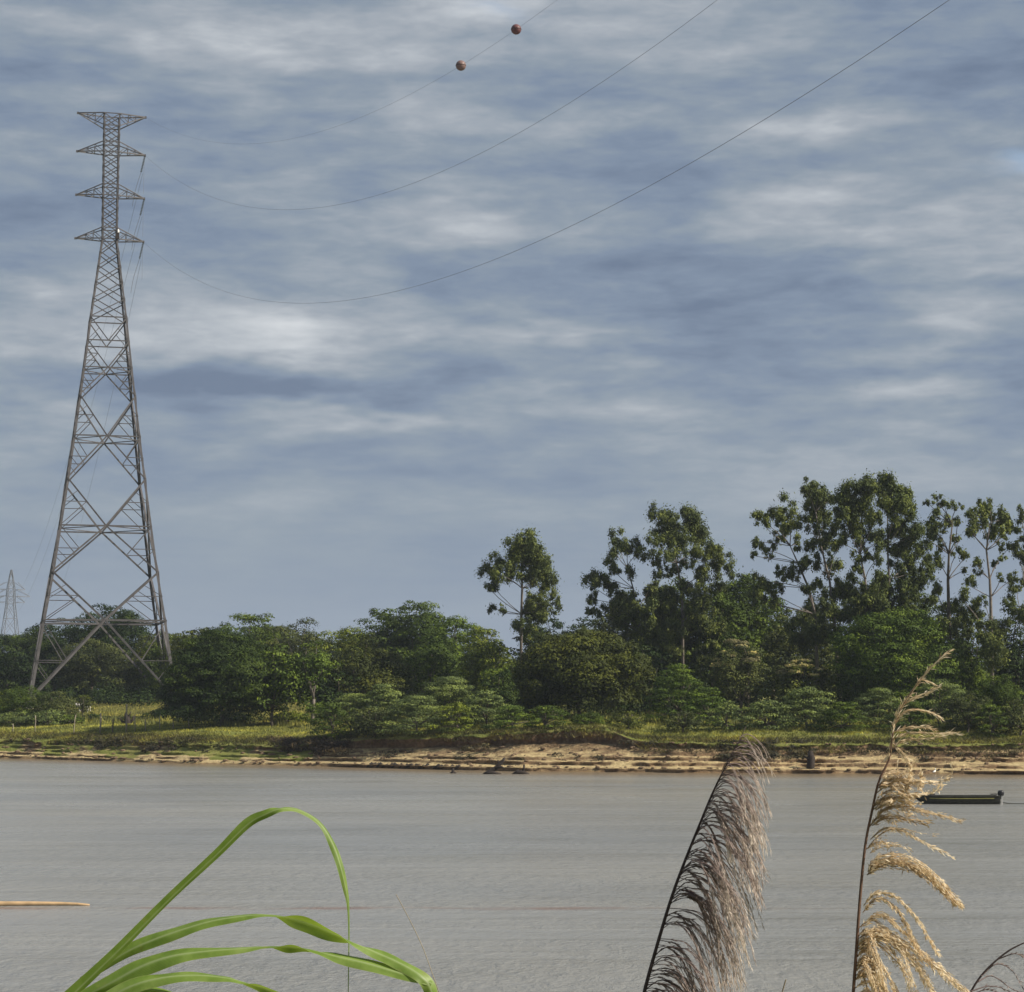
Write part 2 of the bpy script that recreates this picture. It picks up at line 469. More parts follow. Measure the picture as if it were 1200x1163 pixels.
offs = [-400, -60, -35, -25, -14, -9, -6, -4, -2.5, -1.2, 0, 5]
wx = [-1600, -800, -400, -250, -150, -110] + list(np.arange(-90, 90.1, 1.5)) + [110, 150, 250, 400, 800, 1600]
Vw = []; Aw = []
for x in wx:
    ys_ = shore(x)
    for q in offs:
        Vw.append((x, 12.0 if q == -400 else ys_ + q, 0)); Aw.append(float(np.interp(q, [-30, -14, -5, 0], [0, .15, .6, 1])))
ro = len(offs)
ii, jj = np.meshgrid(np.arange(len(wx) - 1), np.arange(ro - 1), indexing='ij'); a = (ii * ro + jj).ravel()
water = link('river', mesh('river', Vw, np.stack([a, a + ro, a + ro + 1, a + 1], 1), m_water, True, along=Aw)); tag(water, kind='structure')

# ------------------------------------------------------------------ foliage
def leafquads(P, N, ln, wd, droop=0.0):
    """diamond leaves: centres P, rough normals N"""
    k = len(P)
    R = rng.normal(size=(k, 3)); R[:, 2] -= droop
    T = R - N * np.sum(R * N, 1)[:, None]
    T /= np.linalg.norm(T, axis=1)[:, None] + 1e-9
    B = np.cross(N, T)
    L = (ln * rng.uniform(.6, 1.35, k))[:, None]; W = (wd * rng.uniform(.6, 1.35, k))[:, None]
    V = np.stack([P - T * L * .5, P + B * W * .5, P + T * L * .5, P - B * W * .5], 1).reshape(-1, 3)
    return V, np.arange(4 * k).reshape(k, 4)

def clumps(C, R, n, ln=.28, wd=.17, droop=0.0, jitter=.9, tint=None, up=.15, fill=.3, soft=.09):
    """leaves spread over ellipsoid clumps; C centres, R radii (k,3), n leaves per clump"""
    C = np.asarray(C, float); R = np.asarray(R, float)
    k = len(C)
    vol = R[:, 0] * R[:, 2]; cnt = np.maximum(12, (n * vol / vol.mean())).astype(int)
    idx = np.repeat(np.arange(k), cnt); tot = len(idx)
    D = rng.normal(size=(tot, 3)); D /= np.linalg.norm(D, axis=1)[:, None]
    flip = (D[:, 2] < 0) & (rng.random(tot) < up * 2); D[flip, 2] *= -1
    # lumpy surface
    ph = rng.uniform(0, 6.28, (k, 3))[idx]
    lump = 1 + .16 * np.sin(D[:, 0] * 5 + ph[:, 0]) * np.cos(D[:, 1] * 5 + ph[:, 1]) + .13 * np.sin(D[:, 2] * 8 + ph[:, 2]) * np.sin(D[:, 0] * 9 + ph[:, 1])
    rad = np.where(rng.random(tot) < fill, rng.uniform(.35, .9, tot), rng.normal(.95, soft, tot)) * lump
    P = C[idx] + D * R[idx] * rad[:, None]
    N = D + rng.normal(size=(tot, 3)) * jitter * .32 + np.array([0, 0, .32]); N /= np.linalg.norm(N, axis=1)[:, None]
    V, Fq = leafquads(P, N, ln, wd, droop)
    ct = rng.uniform(.18, .82, k) if tint is None else np.asarray(tint)
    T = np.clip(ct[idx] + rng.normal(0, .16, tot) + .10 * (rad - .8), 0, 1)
    return V, Fq, T

def merge(parts):
    Vs, Fs, Ts, o = [], [], [], 0
    for V, Fq, T in parts:
        Vs.append(V); Fs.append(Fq + o); Ts.append(T); o += len(V)
    return np.concatenate(Vs), np.concatenate(Fs), np.concatenate(Ts)

def limb(mb, a, b, r0, r1, bend=.12, seg=4, sides=5):
    a = Vector(a); b = Vector(b); L = (b - a).length
    pts = []; off = Vector((random.uniform(-1, 1), random.uniform(-1, 1), random.uniform(-.2, .5))) * L * bend
    for i in range(seg + 1):
        f = i / seg
        pts.append(a.lerp(b, f) + off * math.sin(pi * f) + Vector((random.uniform(-1, 1), random.uniform(-1, 1), 0)) * L * .012)
    mb.tube(pts, [r0 + (r1 - r0) * i / seg for i in range(seg + 1)], sides)
    return pts

LEAFBUDGET = 1.0
def broad_tree(cx, top, hw, D, c, label, cat='tree', low=0.25, flat=0.62, nc=30, dens=1.0, name='broadleaf_tree', bk=None, leaf=.30, warm=0.0, trunkfrac=None, blossom=None, group=None, layered=False, skew=0.0, solid=False):
    """crown seen at cx with its top at pixel row `top`, half width hw px, standing at distance D"""
    tp = at(cx, top, D); s = F / D
    W = hw / s; x0 = tp.x; zg = gz(x0, D); H = tp.z - zg
    root = thing(name, label, cat, (x0, D, zg - .1), random.uniform(-.0, .0), group)
    zb = H * low; hc = (H - zb)
    C = []; R = []; T = []; lobes_seed = int(cx)
    if not layered:
        nl = 1 if hw < 26 or solid else random.choice([2, 3, 3, 4])
        lobes = [(0.0, 0.0, W * (.80 if nl > 1 else 1.0), 1.0)]
        for q in range(nl - 1):
            sg = 1 if (q + lobes_seed) % 2 else -1
            lobes.append((sg * W * random.uniform(.36, .58), random.uniform(-.4, .4) * W, W * random.uniform(.42, .62), random.uniform(.68, .94)))
        tot = sum(l[2] ** 2 for l in lobes)
        for (lx_, ly_, lw_, lh_) in lobes:
            m_ = max(7, int(nc * 2.3 * lw_ ** 2 / tot)); zt_ = zb + hc * lh_
            for i in range(m_):
                u = (i + .5) / m_; th = i * 2.399963 + lx_
                el_ = math.asin(1 - (1.58 if low <= .12 else 1.3) * u)
                rr = math.cos(el_) * random.uniform(.70, 1.05)
                z = zb + (zt_ - zb) * (.45 + .55 * math.sin(el_) * random.uniform(.84, 1.0)) if el_ > 0 else zb + (zt_ - zb) * (.45 + .45 * math.sin(el_))
                r = W * random.choice([random.uniform(.09, .14), random.uniform(.13, .20), random.uniform(.18, .26)])
                C.append((lx_ + rr * (lw_ - r * .6) * math.cos(th), ly_ + rr * (lw_ * .9 - r * .6) * math.sin(th), z - r * flat * .5)); R.append((r * random.uniform(1, 1.3), r * random.uniform(.8, 1.1), r * flat * random.uniform(.65, 1.05)))
        for i in range(max(4, nc // 6)):
            C.append((random.uniform(-.4, .4) * W, random.uniform(-.4, .4) * W, zb + hc * random.uniform(.3, .6))); R.append((W * .4, W * .4, hc * .25))
        for c0 in C: c_ = c0
    else:
        for i in range(nc):
            f = (i + .5) / nc
            z = zb + hc * (f ** .8) * random.uniform(.9, 1.0)
            spread = W * (1 - .72 * f ** 2)
            th = i * 2.399963; rr = spread * random.uniform(.35, .95) * (1 if f < .9 else .3)
            r = W * random.uniform(.20, .36)
            C.append((rr * math.cos(th), rr * math.sin(th) * .8, z - r * .2)); R.append((r, r, r * random.uniform(.22, .36)))
    # a dusting of tiny outlying sprays so the outline is uneven
    ns = nc
    for i in range(ns):
        j = random.randrange(len(C)); d = Vector((random.gauss(0, 1), random.gauss(0, 1), random.gauss(.4, 1))).normalized()
        if layered: d.z *= .3
        C.append(tuple(Vector(C[j]) + Vector((d.x * R[j][0], d.y * R[j][1], d.z * R[j][2])))); q = W * random.uniform(.08, .14); R.append((q, q, q * (.5 if layered else .8)))
    C = np.array(C); R = np.array(R)
    C[:, 2] = np.minimum(C[:, 2], H - R[:, 2] * .9)
    C[:, 2] = np.maximum(C[:, 2], R[:, 2] * .5 + .1)
    leaf *= random.uniform(.85, 1.3)
    area = float(np.sum(4 * R[:, 0] * R[:, 2] * 2.6))
    nper = dens * 2.1 * area / (leaf * leaf * .6) / len(C) * .5
    Vv, Fq, T = clumps(C, R, nper, leaf, leaf * .6, fill=.16, up=.3)
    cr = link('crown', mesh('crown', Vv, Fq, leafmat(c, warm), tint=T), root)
    mb = MB()
    nt_ = 1 if hw > 25 or layered else 1
    base = Vector((0, 0, 0)); fork = Vector((W * random.uniform(-.08, .08), 0, max(zb * .9, H * .22)))
    limb(mb, base, fork, max(.12, H * .022), max(.09, H * .017), .04, 4, 7)
    order = sorted(range(min(nc, len(C))), key=lambda i: -R[i][0])[:9]
    for i in order: limb(mb, fork, C[i], max(.06, H * .010), .03, .1, 4, 5)
    mb.build('trunk', bk or bark, root, True)
    if blossom:
        sel = np.argsort(-C[:nc, 2])[:int(nc * .45)]
        C2 = C[sel].copy(); C2[:, 2] += R[sel][:, 2] * .42
        R2 = R[sel] * np.array([.8, .8, .75])
        Vb, Fb, Tb = clumps(C2, R2, 260, .22, .16, up=.5, fill=.1)
        link('blossom', mesh('blossom', Vb, Fb, leafmat(blossom, .02), tint=Tb), root)
    return root

# ---- far back row and left side
B = broad_tree
B(-15, 742, 45, 330, DARK, 'dark tree at the extreme left edge, below the distant pylon', low=.1)
B(62, 722, 62, 335, DARK, 'dark broad tree behind the left legs of the tall pylon', low=.1)
B(128, 703, 72, 330, DARK, 'wide domed dark tree seen between the legs of the tall pylon', low=.12, nc=34)
B(108, 745, 58, 316, GREYG, 'grey-green rounded tree low behind the pylon legs, in front of the domed dark one', low=.05)
B(185, 738, 45, 318, OLIVE, 'olive tree behind the right legs of the tall pylon', low=.1)
B(10, 760, 60, 312, DARK, 'low dark tree mass left of the tall pylon foot', low=.05)
B(168, 768, 48, 314, GREYG, 'dull green low tree by the right foot of the tall pylon', low=.05)
B(236, 730, 48, 300, OLIVE, 'olive round tree just right of the tall pylon, on the skyline', low=.1)
B(286, 717, 66, 300, MIDG, 'wide flat-topped green tree on the skyline right of the pylon', low=.1, nc=32)
B(352, 724, 50, 295, GREYG, 'grey-green tree on the skyline with a bare pale limb', low=.1, bk=palebark)
B(404, 732, 50, 285, YELG, 'yellow-green tree on the skyline left of the highest dome crown', low=.1)
B(446, 712, 46, 290, MIDG, 'left shoulder tree of the highest dome on the skyline', low=.1)
B(488, 699, 60, 285, MIDG, 'highest dome-shaped green tree in the middle of the skyline', low=.1, nc=36)
B(530, 718, 52, 270, BRIGHT, 'lighter green round tree on the right slope of the skyline dome', low=.1, nc=30)
B(566, 728, 36, 262, YELG, 'yellowish tree just left of the lone eucalyptus', low=.1)
B(640, 712, 44, 275, DARK, 'dark tree behind the foot of the lone eucalyptus', low=.1)
B(690, 716, 46, 270, DARK, 'dark tree between the lone eucalyptus and the middle eucalyptus', low=.1)
B(760, 712, 56, 262, MIDG, 'green tree behind the middle eucalyptus trunks', low=.1)
# ---- second row
B(208, 776, 26, 250, DARK, 'narrow dark tree filling the gap right of the pylon foot', low=.0, nc=14)
B(262, 735, 78, 229, (.026, .045, .011), 'large dark round tree at the back of the left pasture', low=.0, nc=50, dens=1.1, leaf=.26)
B(320, 750, 54, 229, MIDG, 'green tree leaning over the pasture right of the dark round tree', low=.12, nc=26)
B(366, 748, 32, 228, BRIGHT, 'slender bright green tree with a pale upright trunk', low=.35, nc=18, bk=palebark, name='slender_tree')
B(425, 742, 60, 240, (.040, .052, .013), 'dark olive tree left of centre behind the flat-layered shrubs', low=.05, nc=34, warm=.01)
B(396, 782, 38, 236, DARK, 'small dark tree behind the shrubs left of centre', low=.05, nc=20)
B(505, 752, 52, 246, MIDG, 'mid-green tree in the middle of the thicket under the skyline dome', low=.05)
B(574, 748, 44, 240, YELG, 'yellow-green tree in the thicket below the lone eucalyptus', low=.05)
B(600, 775, 40, 230, MIDG, 'green tree left of the big olive tree', low=.05)
B(680, 736, 86, 216, (.044, .056, .013), 'big rounded olive-brown tree in the centre, right above the eroded bank', low=.03, nc=56, leaf=.26, dens=1.15, warm=.004, solid=True)
B(640, 775, 40, 222, GREYG, 'grey-green tree at the left foot of the big olive tree', low=.03, nc=20)
B(760, 752, 44, 226, DARK, 'dark tree just right of the big olive tree', low=.03, nc=26)
B(874, 668, 50, 250, MIDG, 'tall solid green tree on the right shoulder of the middle eucalyptus', low=.1, nc=44, flat=1.0, solid=True)
B(832, 692, 56, 246, MIDG, 'green tree below the right side of the middle eucalyptus', low=.1, nc=40, flat=1.0, solid=True)
B(936, 706, 54, 240, GREYG, 'dull grey-green tree between the solid green tree and the tall grove', low=.08, nc=30)
B(865, 746, 44, 214, GREYG, 'tree topped with tan blossom right of the bright low shrub', low=.08, nc=30, blossom=TANF, leaf=.24, name='blossoming_tree')
B(940, 770, 46, 212, OLIVE, 'smaller olive tree with a few tan tops beside the blossoming tree', low=.05, nc=28, blossom=TANF, leaf=.24, name='blossoming_tree')
B(1046, 711, 82, 212, BRIGHT, 'large bright green round tree in front of the tall eucalyptus grove', low=.06, nc=56, leaf=.27, flat=.6, warm=.006, solid=True)
B(1128, 758, 40, 214, MIDG, 'green tree filling the gap right of the large bright tree', low=.05, nc=24)
B(1190, 704, 42, 216, DARK, 'dark tree standing at the right edge', low=.03, nc=30)
B(1252, 690, 60, 220, DARK, 'dark tree just outside the right edge', low=.03, nc=26)
B(1000, 735, 50, 250, MIDG, 'green tree low behind the tall eucalyptus grove', low=.05, nc=24)
B(1110, 728, 44, 252, GREYG, 'grey-green tree behind the sparse eucalyptus trunks', low=.05, nc=24)

for a_ in [(722, 700, 34, 258, GREYG, 'loose grey-green tree behind the leaning eucalyptus'), (790, 672, 46, 256, MIDG, 'green tree standing behind the tallest middle eucalyptus'),
           (905, 690, 34, 256, DARK, 'dark tree in the gap left of the tall grove'), (962, 684, 36, 258, GREYG, 'grey-green tree behind the left trunks of the tall grove'),
           (1050, 660, 50, 256, MIDG, 'green tree behind the highest eucalyptus of the grove'), (1088, 690, 32, 254, DARK, 'dark tree between the grove and the sparse eucalyptus'),
           (1136, 712, 26, 252, MIDG, 'green tree between the two sparse eucalyptus trunks'), (655, 742, 40, 262, MIDG, 'green tree low between the lone eucalyptus and the big olive tree')]:
    B(*a_, low=.08, nc=28, flat=1.15, dens=.8)
B(212, 744, 54, 312, MIDG, 'green tree on the skyline just behind the right pylon leg', low=.0, solid=True)
B(322, 731, 66, 312, OLIVE, 'wide olive tree at the back of the skyline above the bright pasture tree', low=.0, solid=True)
B(418, 742, 52, 300, MIDG, 'green tree far back in the dip of the skyline', low=.0, solid=True)
B(30, 740, 60, 338, MIDG, 'green tree behind the left pylon leg', low=.0, solid=True)
# ---- eucalyptus: airy crowns of hanging clumps on visible limbs
def euc(base, fork, cl, D, label, lean=0.0, leafc=EUC, r=.20, bk=palebark, n=330, extra=(), fillp=.34, skirt=None):
    """base, fork: px positions of the trunk; cl: clumps (px, py, radius px)"""
    bp_ = at(base[0], base[1], D); zg = gz(bp_.x, D); s = F / D
    root = thing('eucalyptus_tree', label, 'tree', (bp_.x, D, zg - .1), 0)
    O = Vector((bp_.x, D, zg - .1))
    C = []; R = []
    mb = MB()
    fk = [at(q[0], q[1], D + random.uniform(-.3, .3)) - O for q in fork]
    pts = [Vector((0, 0, 0))] + fk
    npt = len(pts)
    rad = [r * (1 - .72 * i / (npt - 1)) for i in range(npt)]
    mb.tube(pts, rad, 7)
    more = []
    if skirt:
        y0_, y1_, hw0, ns_ = skirt
        for q_ in range(ns_):
            yy_ = random.uniform(y0_, y1_); f_ = (yy_ - y0_) / (y1_ - y0_)
            more.append((base[0] + random.uniform(-1, 1) * hw0 * (.6 + .5 * f_), yy_, random.uniform(7, 13)))
    for a_ in range(len(cl)):
        for b_ in range(a_):
            dd = math.hypot(cl[a_][0] - cl[b_][0], cl[a_][1] - cl[b_][1])
            if dd < 27 and random.random() < fillp: more.append(((cl[a_][0] + cl[b_][0]) / 2 + random.uniform(-3, 3), (cl[a_][1] + cl[b_][1]) / 2 + random.uniform(-3, 3), random.uniform(4.5, 8)))
    for ci, (px, py, rr) in enumerate(list(cl) + more):
        R0 = rr / s * 1.12
        c0 = at(px, py, D + random.uniform(-2.6, 2.6)) - O
        k = max(4, int(rr / 1.5))
        for q in range(k):
            d = Vector((random.gauss(0, 1), random.gauss(0, 1), random.gauss(0, 1))).normalized() * R0 * random.uniform(.25, 1.15)
            rq = R0 * random.uniform(.28, .56)
            C.append(c0 + d); R.append((rq, rq, rq * random.uniform(.8, 1.5)))
        # limb from the best trunk point below
        best = min(pts[1:], key=lambda p: (p - c0).length + (8 if p.z > c0.z - .5 else 0))
        if ci < len(cl): limb(mb, best, c0 + Vector((0, 0, -R0 * .3)), r * .24, .03, .10, 5, 5)
    C = np.array([tuple(c) for c in C]); R = np.array(R)
    Vv, Fq, T = clumps(C, R, n * .42, .34, .13, droop=1.6, up=.0, fill=.5, jitter=1.4, soft=.38)
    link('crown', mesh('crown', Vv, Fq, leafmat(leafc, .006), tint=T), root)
    mb.build('trunk', bk, root, True)
    return root

euc((610, 800), [(611, 720), (612, 690), (611, 665), (612, 645)],
    [(613, 632, 13), (603, 642, 12), (622, 640, 13), (632, 655, 14), (641, 668, 12), (613, 655, 14), (600, 662, 11), (626, 672, 14), (645, 680, 8), (612, 674, 10), (582, 658, 11), (576, 672, 11), (590, 672, 9), (573, 687, 6), (582, 690, 7), (636, 692, 10), (648, 700, 7), (622, 700, 10), (640, 714, 9), (624, 720, 8), (580, 712, 6), (655, 716, 6), (590, 716, 6)],
    238, 'lone slim eucalyptus with a pointed crown, standing apart left of the others', n=300, skirt=(706, 748, 34, 8))
euc((756, 800), [(752, 742), (746, 715), (742, 690), (735, 665)],
    [(728, 632, 10), (738, 640, 9), (722, 645, 9), (748, 645, 9), (714, 662, 9), (704, 672, 10), (696, 686, 10), (692, 700, 7), (712, 684, 9), (724, 690, 8), (736, 672, 9), (716, 706, 8), (704, 716, 7), (730, 712, 8), (690, 715, 6), (742, 700, 8), (748, 724, 8), (726, 726, 7), (760, 690, 8), (762, 712, 8)],
    244, 'leaning eucalyptus forming the lower left side of the middle eucalyptus group', n=290, skirt=(690, 760, 46, 22))
euc((800, 800), [(800, 730), (799, 690), (793, 660), (788, 635)],
    [(770, 602, 10), (785, 604, 12), (803, 604, 12), (815, 616, 12), (790, 622, 13), (774, 620, 10), (768, 634, 10), (800, 636, 12), (820, 632, 12), (780, 646, 11), (760, 650, 10), (810, 652, 12), (826, 650, 9), (834, 640, 10), (846, 650, 10), (790, 668, 11), (772, 670, 9), (838, 664, 11), (820, 672, 11), (854, 668, 10), (806, 690, 11), (788, 694, 9), (830, 690, 10), (812, 712, 10), (790, 716, 9), (846, 688, 9), (770, 700, 8)],
    240, 'tallest eucalyptus of the middle group with a high rounded crown', n=310, skirt=(686, 765, 52, 28))
# tall grove on the right
euc((960, 800), [(955, 720), (948, 690), (935, 660), (926, 640)],
    [(904, 602, 9), (920, 596, 11), (914, 612, 9), (890, 606, 8), (897, 614, 8), (885, 632, 8), (893, 640, 8), (886, 650, 6), (926, 618, 9), (902, 652, 5), (915, 632, 7), (934, 634, 9), (916, 668, 8), (928, 676, 9), (912, 684, 8), (900, 690, 7), (940, 660, 9), (945, 690, 9), (890, 680, 7), (884, 696, 8), (906, 705, 7)],
    226, 'eucalyptus reaching out to the left at the edge of the tall grove', n=280, skirt=(700, 750, 36, 12))
euc((985, 790), [(977, 720), (972, 680), (962, 640), (956, 600)],
    [(946, 572, 9), (958, 576, 10), (970, 584, 12), (952, 590, 10), (966, 602, 12), (944, 606, 8), (957, 620, 9), (975, 620, 10), (966, 640, 9), (982, 640, 9), (948, 640, 8), (960, 660, 8), (978, 664, 9), (990, 690, 9), (960, 684, 8), (975, 700, 9)],
    230, 'tall eucalyptus with a small raised tip at the left top of the grove', n=300, skirt=(690, 750, 30, 12))
euc((1016, 790), [(1016, 720), (1014, 680), (1008, 650), (1010, 600)],
    [(998, 576, 13), (1012, 572, 13), (985, 584, 12), (1000, 594, 14), (1018, 590, 13), (988, 604, 12), (1006, 612, 12), (1024, 608, 11), (995, 624, 10), (1014, 632, 10), (1030, 630, 10), (986, 634, 8), (1005, 655, 9), (1028, 652, 9), (996, 678, 8), (1034, 676, 10), (1018, 700, 9)],
    222, 'dense tall eucalyptus in the centre of the grove', n=360, skirt=(690, 740, 30, 12), leafc=(.066, .088, .028))
euc((1042, 790), [(1041, 720), (1042, 680), (1040, 640), (1040, 605)],
    [(1028, 566, 10), (1042, 566, 11), (1053, 574, 10), (1038, 582, 13), (1058, 588, 12), (1046, 600, 14), (1064, 604, 12), (1054, 620, 13), (1072, 624, 12), (1040, 628, 10), (1060, 640, 12), (1080, 642, 11), (1046, 654, 11), (1068, 662, 12), (1054, 680, 12), (1078, 682, 12), (1090, 662, 9), (1060, 700, 12), (1082, 706, 10)],
    226, 'highest and fullest eucalyptus of the grove, right of its centre', n=370, skirt=(690, 745, 36, 18), leafc=(.070, .094, .028))
euc((1113, 800), [(1112, 720), (1111, 680), (1112, 650), (1116, 615)],
    [(1088, 588, 6), (1100, 588, 7), (1108, 592, 7), (1122, 592, 6), (1096, 604, 7), (1098, 622, 9), (1088, 630, 10), (1090, 612, 7), (1122, 610, 5), (1124, 632, 7), (1120, 646, 7), (1132, 650, 7), (1106, 640, 7), (1096, 655, 8), (1098, 690, 8), (1128, 668, 5)],
    214, 'sparse eucalyptus with a dark straight trunk and thin flat top, right of the grove', n=240, skirt=(712, 765, 26, 10), fillp=.12, bk=bark, r=.24)
euc((1163, 820), [(1162, 750), (1161, 700), (1160, 680), (1156, 645), (1160, 615)],
    [(1140, 600, 8), (1150, 594, 8), (1160, 596, 9), (1136, 612, 8), (1150, 612, 10), (1168, 606, 9), (1178, 606, 8), (1184, 618, 9), (1162, 626, 9), (1136, 622, 7), (1176, 630, 7), (1180, 642, 7), (1143, 658, 7), (1146, 668, 6), (1166, 660, 5), (1172, 676, 6), (1184, 678, 8), (1136, 684, 8), (1128, 700, 9), (1142, 712, 10), (1152, 700, 7), (1134, 728, 8), (1150, 730, 8)],
    210, 'open eucalyptus with several forked pale limbs near the right edge', n=250, skirt=(735, 775, 26, 7), r=.22, fillp=.15)
euc((1206, 820), [(1205, 740), (1203, 690), (1202, 640)],
    [(1196, 604, 8), (1206, 614, 9), (1196, 626, 7), (1194, 644, 8), (1200, 656, 9), (1192, 690, 9), (1204, 680, 10), (1216, 640, 10), (1220, 610, 10), (1186, 706, 9), (1200, 720, 12)],
    212, 'eucalyptus cut by the right edge of the picture', n=260)

# ---- shrubs in front of the trees: prototypes are shared, every shrub is its own object
def shrub(cx, top, hw, D, c, label, layered=False, **kw):
    kw.setdefault('low', .0); kw.setdefault('nc', 16); kw.setdefault('leaf', .175)
    if layered: kw['nc'] = int(kw['nc'] * 1.7); kw['dens'] = 1.35
    return broad_tree(cx, top, hw, D, c, label, 'shrub', name='shrub', layered=layered, **kw)
S = shrub
S(28, 802, 42, 249, MIDG, 'rounded green bush at the left edge below the pylon', nc=22)
S(64, 808, 32, 247, GREYG, 'rounded grey-green bush directly below the left foot of the pylon', nc=18)
S(4, 804, 28, 250, YELG, 'light green bush cut by the left edge', nc=14)
S(98, 812, 16, 262, OLIVE, 'small brownish round bush right of the bushes below the pylon foot', nc=10)
S(20, 832, 34, 245, BLUEG, 'low leafy bush behind the grass at the left edge', nc=16)
S(56, 830, 28, 244, BLUEG, 'low broad-leaved bush left of the leaning fence post', nc=14)
S(84, 836, 18, 244, MIDG, 'small green bush beside the leaning fence post', nc=10)
S(130, 838, 18, 250, GREYG, 'low dull bush behind the fence posts', nc=10)
S(168, 838, 22, 251, DARK, 'low dark bush standing in for the shade behind the stubby fence posts', nc=12)  # dark bushes added behind the posts to make the band of shade
S(108, 836, 18, 251, DARK, 'low dark bush added for shade behind the thick upright fence post', nc=12)
S(196, 828, 30, 249, DARK, 'dark bush added for shade at the left foot of the large dark round tree', nc=14)  # these dark bushes take the place of the tree's shadow on the grass
S(228, 830, 32, 238, DARK, 'low dark bush added for shade under the left side of the large dark round tree', nc=14)
S(275, 834, 30, 236, DARK, 'low dark bush added for shade under the large dark round tree beside its trunk', nc=12)
S(340, 832, 24, 234, YELG, 'small yellowish bush beside the slender tree trunk', nc=12)
S(150, 836, 12, 248, GREYG, 'small grey-green shrub at the dark stump by the fence', nc=8)
S(388, 820, 33, 209, MIDG, 'low green shrub at the left end of the shrub belt', True)
S(372, 822, 22, 226, BRIGHT, 'light green shrub near the pale trunk', True)
S(412, 810, 37, 211, BLUEG, 'flat-layered blue-green shrub left of centre', True, nc=22)
S(448, 800, 40, 210, BLUEG, 'wide flat-layered shrub at the foot of the dark olive tree', True, nc=24)
S(440, 826, 37, 206, GREYG, 'brownish twiggy shrub on the grass edge left of centre', nc=16)
S(488, 812, 43, 204, BLUEG, 'broad pale-topped shrub above the left end of the sand', True, nc=26)
S(528, 790, 46, 211, BLUEG, 'tallest flat-layered shrub in the middle of the belt', True, nc=28)
S(535, 820, 33, 202, YELG, 'small light green shrub in front of the tallest layered shrub', True, nc=14)
S(570, 806, 37, 205, BLUEG, 'layered shrub left of the big olive tree foot', True, nc=22)
S(600, 824, 33, 200, BRIGHT, 'small bright shrub at the grass edge above the eroded bank', True, nc=14)
S(640, 824, 33, 198, MIDG, 'low shrub right under the big olive tree', True, nc=14)
S(585, 780, 33, 209, DARK, 'dark shrub in the hollow left of the big olive tree', nc=14)
S(690, 833, 28, 199, MIDG, 'low green shrub in front of the big olive tree trunk', nc=12)
S(735, 831, 23, 199, OLIVE, 'small olive shrub right of the big olive tree foot', nc=12)
S(795, 777, 41, 206, BRIGHT, 'vivid green shrub with a flat top in the shade of the dark tree', True, nc=26)
S(830, 803, 31, 202, BRIGHT, 'vivid green lower shrub beside the flat-topped vivid one', True, nc=18)
S(852, 819, 28, 198, BLUEG, 'green shrub left behind the purple plume', True, nc=16)
S(800, 831, 25, 197, GREYG, 'low dull shrub on the grass left of the purple plume', nc=12)
S(900, 817, 35, 198, BLUEG, 'green shrub directly behind the tip of the purple plume', True, nc=20)
S(945, 801, 41, 199, BLUEG, 'wide blue-green shrub below the olive blossoming tree', True, nc=26)
S(985, 819, 33, 196, MIDG, 'green shrub between the two plumes', True, nc=18)
S(1030, 803, 37, 198, BLUEG, 'blue-green shrub behind the golden plume', True, nc=22)
S(1068, 817, 33, 195, MIDG, 'mid-green shrub just right of the golden plume stem', True, nc=18)
S(1100, 791, 41, 198, BLUEG, 'wide shrub right of the golden plume top', True, nc=24)
S(1132, 809, 35, 194, GREYG, 'grey-green shrub with a dark hollow above the boat', nc=20)
S(1172, 787, 41, 196, MIDG, 'tall fine-leaved shrub near the right edge', nc=24)
S(1195, 817, 31, 192, GREYG, 'low shrub cut by the right edge', nc=16)
S(1160, 821, 28, 191, MIDG, 'low green shrub on the grass near the right edge', True, nc=14)

# thickets of undergrowth closing the gaps between the trees: nobody could count it
Cc = []; Rr = []
for i in range(420):
    x = random.uniform(-95, 95); f = random.random()
    y0 = shore(x)
    s = (26 + 70 * f) if x > -18 else (60 + 60 * f)
    if x < -22 and x > -32 and f < .3: continue
    r = random.uniform(1.3, 2.6)
    Cc.append((x, y0 + s, gz(x, y0 + s) + r * .35)); Rr.append((r, r, r * random.uniform(.5, .95)))
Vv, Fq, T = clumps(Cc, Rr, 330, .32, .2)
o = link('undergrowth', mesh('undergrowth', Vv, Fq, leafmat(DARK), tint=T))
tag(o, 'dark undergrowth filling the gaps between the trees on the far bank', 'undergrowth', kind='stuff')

# the far wood behind everything
Cc = []; Rr = []
for i in range(340):
    x = random.uniform(-330, 330); y = 430 - abs(x) * .1 + random.uniform(-25, 25)
    r = random.uniform(5, 8); Cc.append((x, y, 6.8 + random.uniform(.5, 3.5))); Rr.append((r, r, r * .7))
Vv, Fq, T = clumps(Cc, Rr, 420, .95, .6)
o = link('distant_wood', mesh('distant_wood', Vv, Fq, leafmat(DARK), tint=T))
tag(o, 'low line of distant woodland closing the view behind the trees', 'woodland', kind='stuff')

